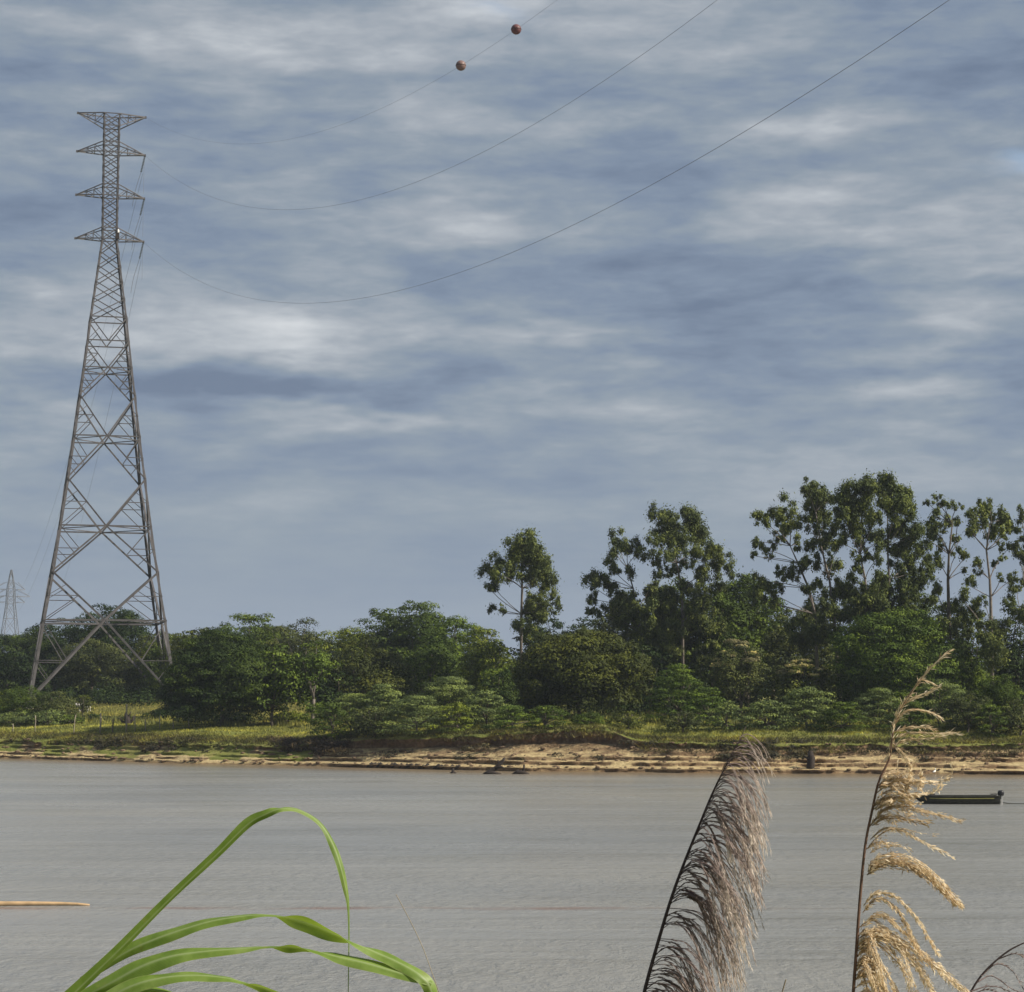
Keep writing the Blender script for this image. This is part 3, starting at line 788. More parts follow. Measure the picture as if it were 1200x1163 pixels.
# ---- grass on the far bank and in the pasture
def grass(name, label, n, xr, sr, hgt, wid, c, keep, warm=0.03, lean=.5, blades=3):
    idx = []
    X = rng.uniform(*xr, n); Sx = rng.uniform(0, 1, n) ** 1.3 * (sr[1] - sr[0]) + sr[0]
    P = []
    for x, s in zip(X, Sx):
        if not keep(x, s): continue
        y = shore(x) + s; P.append((x, y, gz(x, y) - .02))
    P = np.repeat(np.array(P), blades, 0); k = len(P)
    P[:, :2] += rng.normal(0, .12, (k, 2))
    A = rng.uniform(0, 2 * pi, k); H = hgt * rng.uniform(.5, 1.4, k)
    D1 = np.stack([np.cos(A), np.sin(A), np.zeros(k)], 1) * (wid * rng.uniform(.6, 1.4, k))[:, None]
    Ln = np.stack([rng.normal(0, lean, k), rng.normal(0, lean, k), np.ones(k)], 1) * H[:, None]
    Vv = np.stack([P - D1, P + D1, P + Ln], 1).reshape(-1, 3)
    o = link(name, mesh(name, Vv, np.arange(3 * k).reshape(k, 3), leafmat(c, warm, .3), tint=np.clip(np.array([.5 + .75 * mn.noise(Vector((p[0] * .16, p[1] * .45, 3))) + .4 * mn.noise(Vector((p[0] * .7, p[1] * 1.1, 9))) for p in P]) + rng.normal(0, .16, k), 0, 1)))
    return tag(o, label, 'grass', kind='stuff')
def kp(x, s):
    g = mn.noise(Vector((x * .25, s * .4, 5))) + .6 * mn.noise(Vector((x * .9, s * 1.1, 8)))
    lim = 4.2 if x < -20 else (5.9 if x < 12 else 4.9)
    return s > lim + max(0, .5 * g) and g < .5
grass('grass', 'short sunlit grass along the top of the far bank', 42000, (-62, 56), (3.6, 26), .20, .05, (.21, .22, .06), kp)
grass('tall_grass', 'taller dry grass tufts at the foot of the shrubs on the far bank', 9000, (-60, 56), (16, 48), .6, .06, (.17, .18, .06), lambda x, s: mn.noise(Vector((x * .2, s * .2, 3))) > .02, lean=.25)
grass('meadow_grass', 'long sunlit grass of the pasture behind the fence on the left', 26000, (-62, -20), (24, 75), .24, .06, (.21, .205, .07), lambda x, s: True, lean=.3)
# ragged edge of roots and hanging grass under the lip
grass('hanging_grass', 'ragged dark grass and roots hanging over the eroded edge', 9000, (-60, 56), (2.8, 7.0), .38, .04, (.085, .080, .035), lambda x, s: s > (5.2 if -18 < x < 12 else 3.4), lean=.9, warm=.01)
# dry brush heaped on the bank left of the sand
Cc = []; Rr = []
for i in range(34):
    px = random.uniform(312, 405); D = float(np.interp(px, [312, 405], [212, 205])) + random.uniform(-1, 2.5)
    p = at(px, 872, D); f = (px - 318) / 122
    zt = gz(p.x, D); r = random.uniform(.4, 1.0)
    Cc.append((p.x, D, zt + random.uniform(0, .5))); Rr.append((r * 1.5, r, r * .6))
Vv, Fq, T = clumps(Cc, Rr, 150, .42, .07, fill=.6)
o = link('dry_brush', mesh('dry_brush', Vv, Fq, leafmat((.060, .048, .036), .01), tint=T))
tag(o, 'dark dry brush heaped down the bank left of the bare sand', 'brush', kind='stuff')
Cc = []; Rr = []
for i in range(130):
    px = random.choice([random.uniform(840, 950), random.uniform(440, 1200), random.uniform(0, 200)])
    x = at(px, 880, 190).x; s = random.uniform(2.4, 5.2); y = shore(x) + s
    r = random.uniform(.25, .6)
    Cc.append((x, y, gz(x, y) + .05)); Rr.append((r * 1.6, r, r * .6))
Vv, Fq, T = clumps(Cc, Rr, 70, .3, .09, fill=.6)
o = link('bank_scrub', mesh('bank_scrub', Vv, Fq, leafmat((.055, .052, .034), .01), tint=T))
tag(o, 'scattered low scrub growing out of the eroded bank', 'scrub', kind='stuff')
# clods of fallen earth on the beach
Vv = []; Fv = []
mb = MB()
for i in range(520):
    x = random.uniform(-58, 52); s = random.choice([random.uniform(.1, .5), random.uniform(1.2, 5.5), random.uniform(2.4, 5)]); p = profile(x)
    j = p[2:12]; zc = float(np.interp(s, np.maximum.accumulate(j[:, 0]), j[:, 1]))
    r = random.uniform(.06, .22)
    y = shore(x) + s
    pr = [(r * .6, -.6 * r), (r, 0), (r * .7, r * .45), (.01, r * .6)]
    mb.lathe(pr, (x, y, zc + .05), 6, random.uniform(.8, 1.8), random.uniform(.7, 1.2))
clodm = simple('earth_clod', (.15, .105, .065), 1.0, 0, .4, 3)
o = mb.build('earth_clods', clodm); tag(o, 'brown clods of fallen earth strewn over the sandy ledges', 'earth clods', kind='stuff')

# ------------------------------------------------------------------ the tall lattice pylon
TD = 300.0; YAW = math.radians(14.0)
base = at(118, 812, TD)
tz0 = gz(base.x, TD) - .15
tower = thing('transmission_tower', 'very tall steel lattice pylon with four pairs of crossarms on the far bank', 'pylon', (base.x, TD, tz0), YAW)
def zy(y): return at(125, y + 3.2 * (1 - (y - 132) / 670), TD).z - tz0
LV = [(132, 2.35), (279, 2.25), (373, 5.3), (401, 6.0), (466, 8.0), (564, 11.1), (619.5, 12.9), (673, 14.9), (729, 17.2), (802, 19.9)]
zl = [zy(y) for y, _ in LV][::-1]; wl_ = [w_ for _, w_ in LV][::-1]
zl = [0.0] + zl; wl_ = [wl_[0] + (wl_[0] - wl_[1]) * (zl[1]) / (zl[2] - zl[1])] + wl_
def hw_(z): return float(np.interp(z, zl, wl_)) / 2
CORN = [(-1, -1), (1, -1), (1, 1), (-1, 1)]
def corner(i, z):
    h = hw_(z); return Vector((CORN[i % 4][0] * h, CORN[i % 4][1] * h, z))
Ztop = zy(132)
for i in range(4):
    mb = MB()
    zs = [0, zy(802), zy(729), zy(673), zy(564), zy(466), zy(373), zy(279), Ztop]
    for a_, b_ in zip(zs[:-1], zs[1:]):
        t0 = .38 - .20 * a_ / Ztop; t1 = .38 - .20 * b_ / Ztop
        c0, c1 = corner(i, a_), corner(i, b_)
        # angle section: two plates at right angles
        sx, sy = CORN[i]
        for ax in (0, 1):
            th_ = .07; vv = []
            for c_, tt in ((c0, t0), (c1, t1)):
                for u, v in ((0, 0), (1, 0), (1, 1), (0, 1)):
                    dx = -sx * (tt * u if ax == 0 else th_ * v); dy = -sy * (th_ * v if ax == 0 else th_ + tt * u)
                    vv.append(c_ + Vector((dx, dy, 0)))
            mb.add(vv, [[0, 1, 2, 3], [7, 6, 5, 4], [0, 4, 5, 1], [1, 5, 6, 2], [2, 6, 7, 3], [3, 7, 4, 0]])
    mb.build('leg', steel, tower)
    mb = MB(); mb.box((CORN[i][0] * wl_[0] / 2, CORN[i][1] * wl_[0] / 2, .1), (1.4, 1.4, 1.0)); mb.build('footing', simple('concrete', (.35, .33, .3), .9), tower)
def brace(a_, b_, t_, name='brace'):
    mb = MB(); mb.bar(a_, b_, t_); mb.build(name, steel, tower)
sec = MB()
def face(i, z, f):   # point on face between corner i and i+1
    return corner(i, z).lerp(corner(i + 1, z), f)
XP = [(802, 729, 673), (673, 619.5, 564), (564, 514, 466), (466, 433, 401)]
for k_, (yl, yc, yu) in enumerate(XP):
    z0 = 0.6 if k_ == 0 else zy(yl); zc = zy(yc); z1 = zy(yu); tk = [.27, .23, .20, .17][k_]
    for i in range(4):
        cc = face(i, zc, .5)
        for (zz_, f) in ((z0, 0), (z0, 1), (z1, 0), (z1, 1)): brace(face(i, zz_, f), cc, tk)
        brace(corner(i, zc), corner(i + 1, zc), tk * .9, 'horizontal_strut')
        # redundant members
        for f in (0, 1):
            g0 = 1 if f else 0
            lo_ = face(i, z0, g0); hi_ = face(i, z1, g0)
            for (e_, zz_) in ((lo_, z0), (hi_, z1)):
                m1 = e_.lerp(cc, .5); zm = m1.z
                sec.bar(corner(i + g0, zm), m1, .11)
                sec.bar(m1, face(i, zc, g0).lerp(cc, .0), .11)
                q1 = e_.lerp(cc, .27)
                sec.bar(corner(i + g0, zm), q1, .09)
    # plan bracing at the crossing level
    for i in range(4): sec.bar(face(i, zc, .5), face(i + 1, zc, .5), .12)
for i in range(4):
    z0, z1 = zy(401), zy(373)
    brace(corner(i, z0), corner(i + 1, z0), .16, 'horizontal_strut'); brace(corner(i, z1), corner(i + 1, z1), .16, 'horizontal_strut')
    for f in (0, 1): brace(face(i, z1, f), face(i, z0, .5), .15)
    for f in (0, 1): sec.bar(face(i, z0, f), face(i, (z0 + z1) / 2, .25 if f == 0 else .75), .08)
tl = [373, 351, 331, 312, 295, 279]
for y0, y1 in zip(tl[:-1], tl[1:]):
    for i in range(4):
        for f in (0, 1): brace(face(i, zy(y0), f), face(i, zy(y1), 1 - f), .13)
NP = 12
for q in range(NP):
    za = zy(279) + (Ztop - zy(279)) * q / NP; zb_ = zy(279) + (Ztop - zy(279)) * (q + 1) / NP
    for i in range(4):
        for f in (0, 1): brace(face(i, za, f), face(i, zb_, 1 - f), .12)
for y in (132, 146, 165, 177, 215, 228, 266, 279):
    for i in range(4): brace(corner(i, zy(y)), corner(i + 1, zy(y)), .13, 'horizontal_strut')
o = sec.build('secondary_bracing', steel, tower); o['kind'] = 'stuff'
HWARM = 4.98
tips_local = {}
for yt, yr in ((132, 146), (177, 165), (228, 215), (279, 266)):
    for sgn in (-1, 1):
        mb = MB(); zt = zy(yt); zr = zy(yr)
        tip = Vector((sgn * HWARM, 0, zt)); tips_local[(yt, sgn)] = tip
        h = hw_(zt); h2 = hw_(zr)
        for sy in (-1, 1):
            A = Vector((sgn * h, sy * h, zt)); Bq = Vector((sgn * h2, sy * h2, zr))
            mb.bar(A, tip + Vector((0, sy * .06, 0)), .15); mb.bar(Bq, tip + Vector((0, sy * .06, 0)), .13)
            for f in (.33, .62):
                mb.bar(A.lerp(tip, f), Bq.lerp(tip, f), .08)
            mb.bar(A, Bq.lerp(tip, .33), .08); mb.bar(A.lerp(tip, .33), Bq.lerp(tip, .62), .08)
        for f in (.33, .62):
            mb.bar(Vector((sgn * h, -h, zt)).lerp(tip, f), Vector((sgn * h, h, zt)).lerp(tip, f), .08)
        mb.box(tip, (.3, .3, .3))
        mb.build('crossarm', steel, tower)
M = tower.matrix_basis
def tw(v):   # tower local -> world
    c_, s_ = math.cos(YAW), math.sin(YAW)
    return Vector((v.x * c_ - v.y * s_, v.x * s_ + v.y * c_, v.z)) + Vector(tower.location)
def insul(parent, a_, b_, name='insulator'):
    a_ = Vector(a_); b_ = Vector(b_); mb = MB(); mb.tube([a_, b_], .05, 5)
    d = (b_ - a_); nseg = 11
    for j in range(nseg):
        p = a_ + d * (j + .5) / nseg; e = d.normalized() * .05
        mb.tube([p - e, p, p + e * 1.6], [.05, .17, .06], 8)
    return mb.build(name, glassm, parent)
ins_end = {}
for yt in (177, 228, 279):
    tip = tips_local[(yt, 1)]
    e = tip + Vector((-.55, -.5, -2.7)); insul(tower, tip + Vector((0, 0, -.1)), e); ins_end[yt] = e
mb = MB()
for yt in (177, 228, 279):      # slack jumper loops below the strings
    e = ins_end[yt]
    pts = [e + Vector((-.2 * math.sin(pi * f) - 1.1 * f, 1.2 * f, -5.0 * f ** .9)) for f in [j / 8 for j in range(9)]]
    mb.tube(pts, .028, 4)
    p0 = tips_local[(yt, 1)] + Vector((-.1, 0, 0))
    mb.tube([p0 + Vector((0, 0, -.2 - 5.6 * f)) for f in (0, .3, .7, 1)], .022, 4)
mb.build('jumper_cable', wirem, tower)
mb = MB(); bz = zy(275); mb.box((1.1, -1.25, bz - .1), (.5, .45, .9)); mb.build('beacon_box', deadwood, tower)
mb = MB(); mb.lathe([(.01, .45), (.12, .3), (.16, .15), (.16, -.1), (.01, -.1)][::-1], (1.2, -1.25, bz + .5), 10); mb.build('beacon_lamp', simple('white_enamel', (.75, .73, .7), .4, 0, .05), tower)

# ------------------------------------------------------------------ cables over the river, marker balls
def span(A, Bp, sag, t0=0, t1=1, n=120):
    A = Vector(A); Bp = Vector(Bp); out_ = []
    for j in range(n + 1):
        f = t0 + (t1 - t0) * j / n
        out_.append(A.lerp(Bp, f) - Vector((0, 0, sag * 4 * f * (1 - f))))
    return out_
def cable(label, pts, r, group):
    mb = MB(); mb.tube(pts, r, 5); o = mb.build('power_line', wirem, None, True)
    return tag(o, label, 'power line', group)
eA = tw(tips_local[(132, 1)]); eB = Vector((89, -60, 117.3)); eS = 44.1
cable('thin earth wire with two marker balls, highest line over the river', span(eA, eB, eS), .009, 'lines over the river')
cable('upper of the two long plain cables sweeping to the top edge', span(tw(tips_local[(177, 1)]), Vector((84.6, -60, 104.2)), 45.2), .013, 'lines over the river')
cable('lower of the two long plain cables, dipping lowest over the far trees', span(tw(tips_local[(279, 1)]), Vector((74.4, -60, 70.7)), 34.4), .014, 'lines over the river')
def px_of(P):
    x, y, z = P.x, P.y, P.z - CAMZ; d = y * CT + z * ST
    return 600 + F * x / d, 581.5 - F * (z * CT - y * ST) / d
whole = span(eA, eB, eS, 0, .9, 3000)
ballm = [simple('ball_white_red', (.17, .11, .10), .5, 0, .06), simple('ball_red', (.12, .05, .05), .5, 0, .06)]
for j, (bx, lab) in enumerate([(540, 'pale marker ball on the earth wire, the lower left one of the two'), (605, 'reddish marker ball on the earth wire, the upper right one of the two')]):
    P_ = min(whole, key=lambda q: abs(px_of(q)[0] - bx))
    rb = 6.2 / (F / P_.y)
    root = thing('marker_ball', lab, 'marker ball', P_, 0, 'marker balls on the earth wire')
    nlat = 14
    def hemi(a0, a1): return [(max(.002, rb * math.sin(a0 + (a1 - a0) * q / 8)), rb * math.cos(a0 + (a1 - a0) * q / 8)) for q in range(9)]
    mb = MB(); mb.lathe([(r_, -z_) for r_, z_ in hemi(0, pi / 2)], (0, 0, 0), 24); mb.build('half_shell', ballm[j], root, True)
    mb = MB(); mb.lathe(hemi(pi / 2, 0)[::1], (0, 0, .004), 24); mb.build('half_shell', ballm[j], root, True)
    mb = MB(); mb.lathe([(rb * 1.03, -.02), (rb * 1.03, .02)], (0, 0, 0), 24); mb.build('seam', deadwood, root)

# ------------------------------------------------------------------ the distant pylon and the cables leading to it
FD = 1150.0
fb = at(10, 812, FD); fz = 6.8
far = thing('transmission_tower', 'small hazy pylon in the far distance at the left edge', 'pylon', (fb.x, FD, fz), .5)
fs = FD / F   # metres per pixel
def fzz(y): return at(10, y, FD).z - fz
farsteel = simple('haze_pale_steel', (.15, .16, .18), 0.6, 0.1, 0.1, 1)  # haze painted into the colour: paler and bluer than the near pylon
mbL = [MB() for _ in range(4)]
fprof = [(0, 8.0), (fzz(740), 3.8), (fzz(708), 2.2), (fzz(690), 1.9), (fzz(668), .3)]
def fw(z): return float(np.interp(z, [p[0] for p in fprof], [p[1] for p in fprof]))
def fc(i, z): return Vector((CORN[i % 4][0] * fw(z), CORN[i % 4][1] * fw(z), z))
lv = [0, fzz(770), fzz(745), fzz(725), fzz(708), fzz(699), fzz(690), fzz(680), fzz(668)]
for i in range(4):
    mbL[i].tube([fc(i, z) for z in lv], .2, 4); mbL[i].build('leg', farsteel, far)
    for a_, b_ in zip(lv[:-1], lv[1:]):
        for s0, s1 in ((i, i + 1), (i + 1, i)):
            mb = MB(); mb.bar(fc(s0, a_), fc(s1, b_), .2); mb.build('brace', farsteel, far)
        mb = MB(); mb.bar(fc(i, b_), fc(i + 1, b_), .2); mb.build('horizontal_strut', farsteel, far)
ftips = []
for y, sg, L in ((691, -1, 10), (706, -1, 10), (699, 1, 11), (691, 1, 8), (699, -1, 9), (706, 1, 8)):
    mb = MB(); z = fzz(y); tip = Vector((sg * L, 0, z)); ftips.append(tip)
    for sy in (-1, 1):
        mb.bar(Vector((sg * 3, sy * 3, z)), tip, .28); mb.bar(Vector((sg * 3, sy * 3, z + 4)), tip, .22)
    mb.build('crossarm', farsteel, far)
def fwld(v):
    c_, s_ = math.cos(.5), math.sin(.5)
    return Vector((v.x * c_ - v.y * s_, v.x * s_ + v.y * c_, v.z)) + Vector(far.location)
for yt, ft, lab in ((177, ftips[0], 'faint cable falling from the top conductor arm to the distant pylon'), (228, ftips[1], 'faint cable falling from the middle conductor arm to the distant pylon'), (279, ftips[2], 'faint cable falling from the lowest conductor arm to the distant pylon')):
    e = ins_end[yt]
    cable(lab, span(tw(e + Vector((.3, .8, 0))), fwld(ft), 30), .02, 'lines to the distant pylon')

# ------------------------------------------------------------------ fence posts at the left
posts = [(15, 858, 850, 0, 'short grey post nearest the left edge of the grass'), (41, 858, 842, 0, 'thin post standing against the low leafy bush'),
         (86, 862, 842, 5, 'pale post leaning to the right, left of the others'), (117, 860, 840, 1, 'thick pale upright post right of the leaning one'), (132, 860, 846, 0, 'thin dark post between the thick post and the stump'),
         (148, 866, 838, 0, 'tallest pale post, rising from the dark stump'), (158, 862, 844, 0, 'straight post just right of the dark stump'), (170, 861, 848, 1, 'stubby pale post in front of the dark shade'),
         (187, 862, 847, 1, 'pale crooked post in the middle of the dark shade'), (203, 862, 852, 0, 'short pale post at the right part of the shade'), (221, 862, 855, 0, 'very short post right of the last pale posts')]
for px, yb, yt, ln, lab in posts:
    # stand it where the ground is seen at that pixel row
    D = 236.0
    for _ in range(40):
        p = at(px, yb, D); g = gz(p.x, D)
        D += (p.z - g) * 2.0
        D = min(max(D, 228), 262)
    p = at(px, yb, D); g = gz(p.x, D); hgt = max(.9, 1.2 * (yb - yt) / (F / D))
    root_r = .085 if 'thick' in lab or 'tallest' in lab else .055
    mb = MB(); tl_ = ln / 20.0
    mb.tube([(0, 0, -.3), (tl_ * .3 + random.uniform(-.03, .03), 0, hgt * .4), (tl_ * .55 + random.uniform(-.05, .05), 0, hgt * .75), (tl_, 0, hgt)], [root_r * 1.2, root_r, root_r, root_r * .8], 6)
    o = mb.build('fence_post', postm if 'dark' not in lab[:10] else bark, None, True); o.location = (p.x, D, g)
    tag(o, lab, 'fence post', 'fence posts on the far bank')
# dark stump at the foot of the tallest post
p = at(149, 866, 240)
o = MB(); g = gz(p.x, 240)
o.tube([(0, 0, -.3), (.05, 0, .3), (-.1, 0, .9), (-.25, .1, 1.35)], [.5, .38, .30, .12], 8)
o.tube([(.1, 0, .1), (.6, 0, .5), (.75, 0, 1.0)], [.2, .16, .07], 6); o.tube([(-.1, 0, .2), (-.65, 0, .35), (-.9, 0, .8)], [.18, .13, .05], 6); o.tube([(0, 0, .5), (.25, -.1, 1.2), (.4, 0, 1.5)], [.15, .1, .04], 6)
o = o.build('stump', deadwood, None, True); o.location = (p.x, 240, g)
tag(o, 'dark forked stump at the foot of the tallest fence post', 'stump')

# ------------------------------------------------------------------ driftwood, stumps and stones at the water's edge
def drift(name, label, px, py, D, strokes, mat=deadwood, cat='driftwood'):
    """strokes: list of ([(dx px, dy px up, dy m)...], [radii m])"""
    s = F / D / 1.35; p = at(px, py, D); mb = MB()
    for pts, rad in strokes:
        mb.tube([(a_ / s, c_, b_ / s) for a_, b_, c_ in pts], rad, 7)
    o = mb.build(name, mat, None, True); o.location = (p.x, D, max(-.05, 0)); return tag(o, label, cat)
drift('driftwood', 'dark forked log slanting out of the water in front of the sand', 578, 907, 184.5,
      [([(-9, -2, 0), (-4, 1, .1), (2, 5, .1), (8, 11, 0), (10, 14, 0)], [.22, .24, .2, .15, .08]), ([(2, 5, 0), (7, 6, -.1), (10, 5, -.2)], [.12, .1, .05]), ([(5, 8, 0), (4, 12, .1)], [.1, .05]), ([(-8, 0, -.2), (0, 1, -.3), (7, 0, -.3)], [.15, .18, .08])])
drift('driftwood', 'small dark snag in the water right of the forked log', 610, 907, 184.5,
      [([(-7, -1, 0), (-2, 1.5, 0), (3, 1, 0), (8, -1, 0)], [.15, .24, .22, .1]), ([(1, 1, 0), (3, 5, 0), (3, 8, 0)], [.12, .1, .08]), ([(-4, 1, 0), (-2, 4, 0)], [.1, .05])])
drift('driftwood', 'tiny dark stub poking out of the water left of the forked log', 531, 905, 186,
      [([(-2, -1, 0), (0, 1, 0), (0, 4.5, 0)], [.16, .16, .1]), ([(0, 1, 0), (3, 0, 0)], [.1, .05])])
drift('stump', 'dark upright stump against the ledges between the two plumes', 950, 904, 186.3,
      [([(0, -2, 0), (0, 6, 0), (1, 13, 0), (0, 19, .1)], [.42, .38, .34, .2]), ([(0, 2, 0), (7, 1, 0), (11, -1, 0)], [.25, .18, .08]), ([(0, 10, 0), (-5, 15, 0)], [.15, .06]), ([(0, 3, 0), (-7, 1, 0)], [.2, .06])], cat='stump')
# dark rough debris along the water's edge, left of the snag
mb = MB()
for i in range(80):
    px = random.uniform(428, 540); x = at(px, 900, 192).x; y = shore(x) + random.uniform(-.1, .7); r = random.uniform(.06, .2)
    mb.tube([(x - random.uniform(.2, .7), y, .1), (x, y + .1, .2 + r), (x + random.uniform(.2, .6), y, .12)], [r * .4, r, r * .4], 5)
o = mb.build('shore_debris', deadwood, None, True); tag(o, 'dark sticks and debris along the waterline left of the forked log', 'debris', kind='stuff')
# long pale pole floating at the left
p = at(105, 1055, 69.5)
mb = MB(); mb.tube([(-9, 0, .04), (-6, .05, .05), (-4.2, .0, .06), (-3, -.04, .05), (-1.9, .02, .06), (-1.0, .05, .05), (-.4, .02, .04), (0, .0, .02)], [.11, .10, .085, .10, .08, .07, .055, .03], 8)
mb.tube([(-3.6, .03, .06), (-3.3, .2, .12), (-3.1, .32, .1)], [.03, .02, .01], 5)
o = mb.build('floating_pole', simple('dry_cane', (.42, .29, .16), .8, 0, .3, 2), None, True); o.location = (p.x, p.y, 0); tag(o, 'long pale brown pole floating on the river at the left edge', 'pole')

# ------------------------------------------------------------------ boat
BD = 134.0
s = F / BD
p = at(1170, 941, BD)
boat = thing('motorboat', 'long low dark wooden boat with an outboard motor on the right', 'boat', (at(1120, 941, BD).x, BD, 0), math.radians(-3))
L = 5.5; NS = 22
def hullsec(f):      # f 0 bow (left) .. 1 stern
    hb = .62 * (1 - (1 - min(1, f / .42)) ** 2.2) * (1 - .10 * max(0, f - .6) / .4) + .035
    keel = -.16 + .58 * max(0, 1 - f / .22) ** 1.5
    gun = .52 + .06 * max(0, 1 - f / .12) - .02 * math.sin(pi * f)
    return hb, keel, gun
V = []; nq = 9
for i in range(NS + 1):
    f = i / NS; hb, kz, gz_ = hullsec(f); x = -L / 2 + L * f
    ring = []
    for q in range(nq):
        a_ = -1 + 2 * q / (nq - 1)
        prof = abs(a_)
        yy = math.copysign(hb * (1 - (1 - prof) ** 1.7), a_) if prof > 0 else 0
        z = kz + (gz_ - kz) * (max(0, (prof - .35) / .65)) ** 1.25
        ring.append((x, yy, z))
    th = .04
    inner = [(x + (.05 if i == 0 else (-.05 if i == NS else 0)), y_ * (1 - th / max(hb, .06)) if hb > .08 else y_ * .4, max(z_ + th * .8, kz + th) if 0 < q < nq - 1 else z_) for q, (x_, y_, z_) in enumerate(ring)]
    V += ring + inner[::-1]
R = 2 * nq; Fh = []
for i in range(NS):
    for q in range(R):
        a_ = i * R + q; b_ = i * R + (q + 1) % R
        Fh.append([a_, a_ + R, b_ + R, b_])
Fh.append([q for q in range(R)]); Fh.append([NS * R + q for q in range(R)][::-1])
hullm = simple('dark_painted_wood', (.030, .030, .022), .6, 0, .5, 5)
link('hull', mesh('hull', V, Fh, hullm, False), boat)
link('transom', mesh('transom', *(lambda h: ([(L / 2 - .04, -h[0] * .97, h[2] - .02), (L / 2 - .04, h[0] * .97, h[2] - .02), (L / 2 - .04, h[0] * .5, -.1), (L / 2 - .04, -h[0] * .5, -.1), (L / 2 + .015, -h[0] * .97, h[2] - .02), (L / 2 + .015, h[0] * .97, h[2] - .02), (L / 2 + .015, h[0] * .5, -.1), (L / 2 + .015, -h[0] * .5, -.1)], [[0, 1, 2, 3], [7, 6, 5, 4], [0, 4, 5, 1], [1, 5, 6, 2], [2, 6, 7, 3], [3, 7, 4, 0]]))(hullsec(1)), hullm), boat)
for sy in (-1, 1):
    mb = MB(); pts = [(-L / 2 + L * f, sy * (hullsec(f)[0] + .015), hullsec(f)[2] + .01) for f in [j / 16 for j in range(17)]]
    mb.tube(pts, .035, 5); mb.build('gunwale', hullm, boat)
    mb = MB(); pts = [(-L / 2 + L * f, sy * (hullsec(f)[0] + .012), hullsec(f)[2] - .13) for f in [.18 + j * .05 for j in range(16)]]
    mb.tube(pts, .035, 4); mb.build('side_stripe', simple('olive_paint', (.22, .21, .06), .6, 0, .3), boat)
for xx in (-1.5, -.3, 1.1, 2.1):
    f = (xx + L / 2) / L
    mb = MB(); mb.box((xx, 0, .3), (.24, hullsec(f)[0] * 1.75, .04)); mb.build('bench', simple('worn_bench', (.07, .06, .045), .8), boat)
mot = MB(); mot.lathe([(.01, .26), (.10, .25), (.15, .18), (.16, .02), (.13, -.08), (.01, -.08)][::-1], (L / 2 + .16, 0, .62), 12, 1.35, 1.0)
mo = mot.build('outboard_motor', simple('motor_black', (.02, .02, .022), .35, 0, .2), boat, True)
mb = MB(); mb.box((L / 2 + .2, 0, .22), (.13, .12, .70), 0, .8); mb.build('motor_leg', simple('pale_alloy', (.45, .45, .44), .5), mo)
mb = MB(); mb.box((L / 2 + .08, 0, .44), (.16, .22, .26)); mb.build('motor_bracket', hullm, mo)
mb = MB(); mb.tube([(L / 2 + .08, 0, .62), (L / 2 - .25, .05, .64), (L / 2 - .5, .08, .62)], [.03, .025, .03], 6); mb.build('tiller', hullm, mo)
mb = MB(); mb.box((L / 2 + .22, 0, -.1), (.26, .03, .05)); mb.build('cavitation_plate', hullm, mo)
mb = MB(); mb.tube([(L / 2 + .1, .1, .12), (L / 2 + .7, .1, .02), (L / 2 + 1.5, .12, .012), (L / 2 + 3.2, .2, .012)], .03, 5); mb.build('trailing_line', hullm, boat)  # thin dark line trailing along the water from the stern
# dark canister standing on the forward bench
c = MB(); c.box((0, 0, .15), (.30, .2, .30), 0, .92); cc = c.build('canister', simple('dark_plastic', (.03, .028, .03), .5), None)
root = thing('fuel_canister', 'small dark canister standing near the bow of the boat', 'canister', (boat.location.x - 1.5, BD, .32 + .02), .2)
cc.parent = root
c = MB(); c.lathe([(.04, 0), (.04, .07), (.005, .08)], (.06, 0, .30), 8); c.build('cap', hullm, root)
c = MB(); c.tube([(-.1, 0, .29), (-.08, 0, .37), (.0, 0, .37), (.02, 0, .29)], .015, 5); c.build('handle', hullm, root)

# ------------------------------------------------------------------ birds and cow
whitem = simple('white_feathers', (.80, .79, .76), .8, 0, .04)
billm = simple('yellow_bill', (.5, .35, .08), .5)
def egret(px, D, z, label, rz=0.0, sc=1.0):
    p = at(px, 800, D)
    root = thing('egret', label, 'bird', (p.x, D, z), rz, 'white egrets')
    root.scale = (sc,) * 3
    mb = MB()
    mb.tube([(-.24, 0, .26), (-.15, 0, .30), (-.05, 0, .34), (.06, 0, .37), (.12, 0, .42), (.15, 0, .50), (.13, 0, .58), (.14, 0, .64), (.19, 0, .67), (.23, 0, .665)],
            [.015, .06, .105, .10, .06, .035, .028, .03, .036, .012], 10)
    mb.build('body', whitem, root, True)
    for sy in (-1, 1):
        mb = MB(); mb.tube([(-.22, sy * .05, .27), (-.08, sy * .085, .35), (.06, sy * .07, .38)], [.012, .055, .03], 7); mb.build('wing', whitem, root, True)
        mb = MB(); mb.tube([(0, sy * .03, .27), (.02, sy * .03, .14), (0, sy * .03, 0), (.06, sy * .035, 0)], [.012, .01, .008, .006], 5); mb.build('leg', deadwood, root)
    mb = MB(); mb.tube([(.215, 0, .665), (.31, 0, .645)], [.014, .003], 6); mb.build('bill', billm, root)
    return root
x_ = at(1093, 909, 183).x; egret(1093, shore(x_) - .45, -.05, 'white egret standing in the shallows just above the boat', .6, .85)
x_ = at(200, 822, 262).x; egret(200, 250, gz(at(200, 822, 250).x, 250) + 2.2, 'white egret perched at the left edge of the dark round tree', 1.0, 1.0)
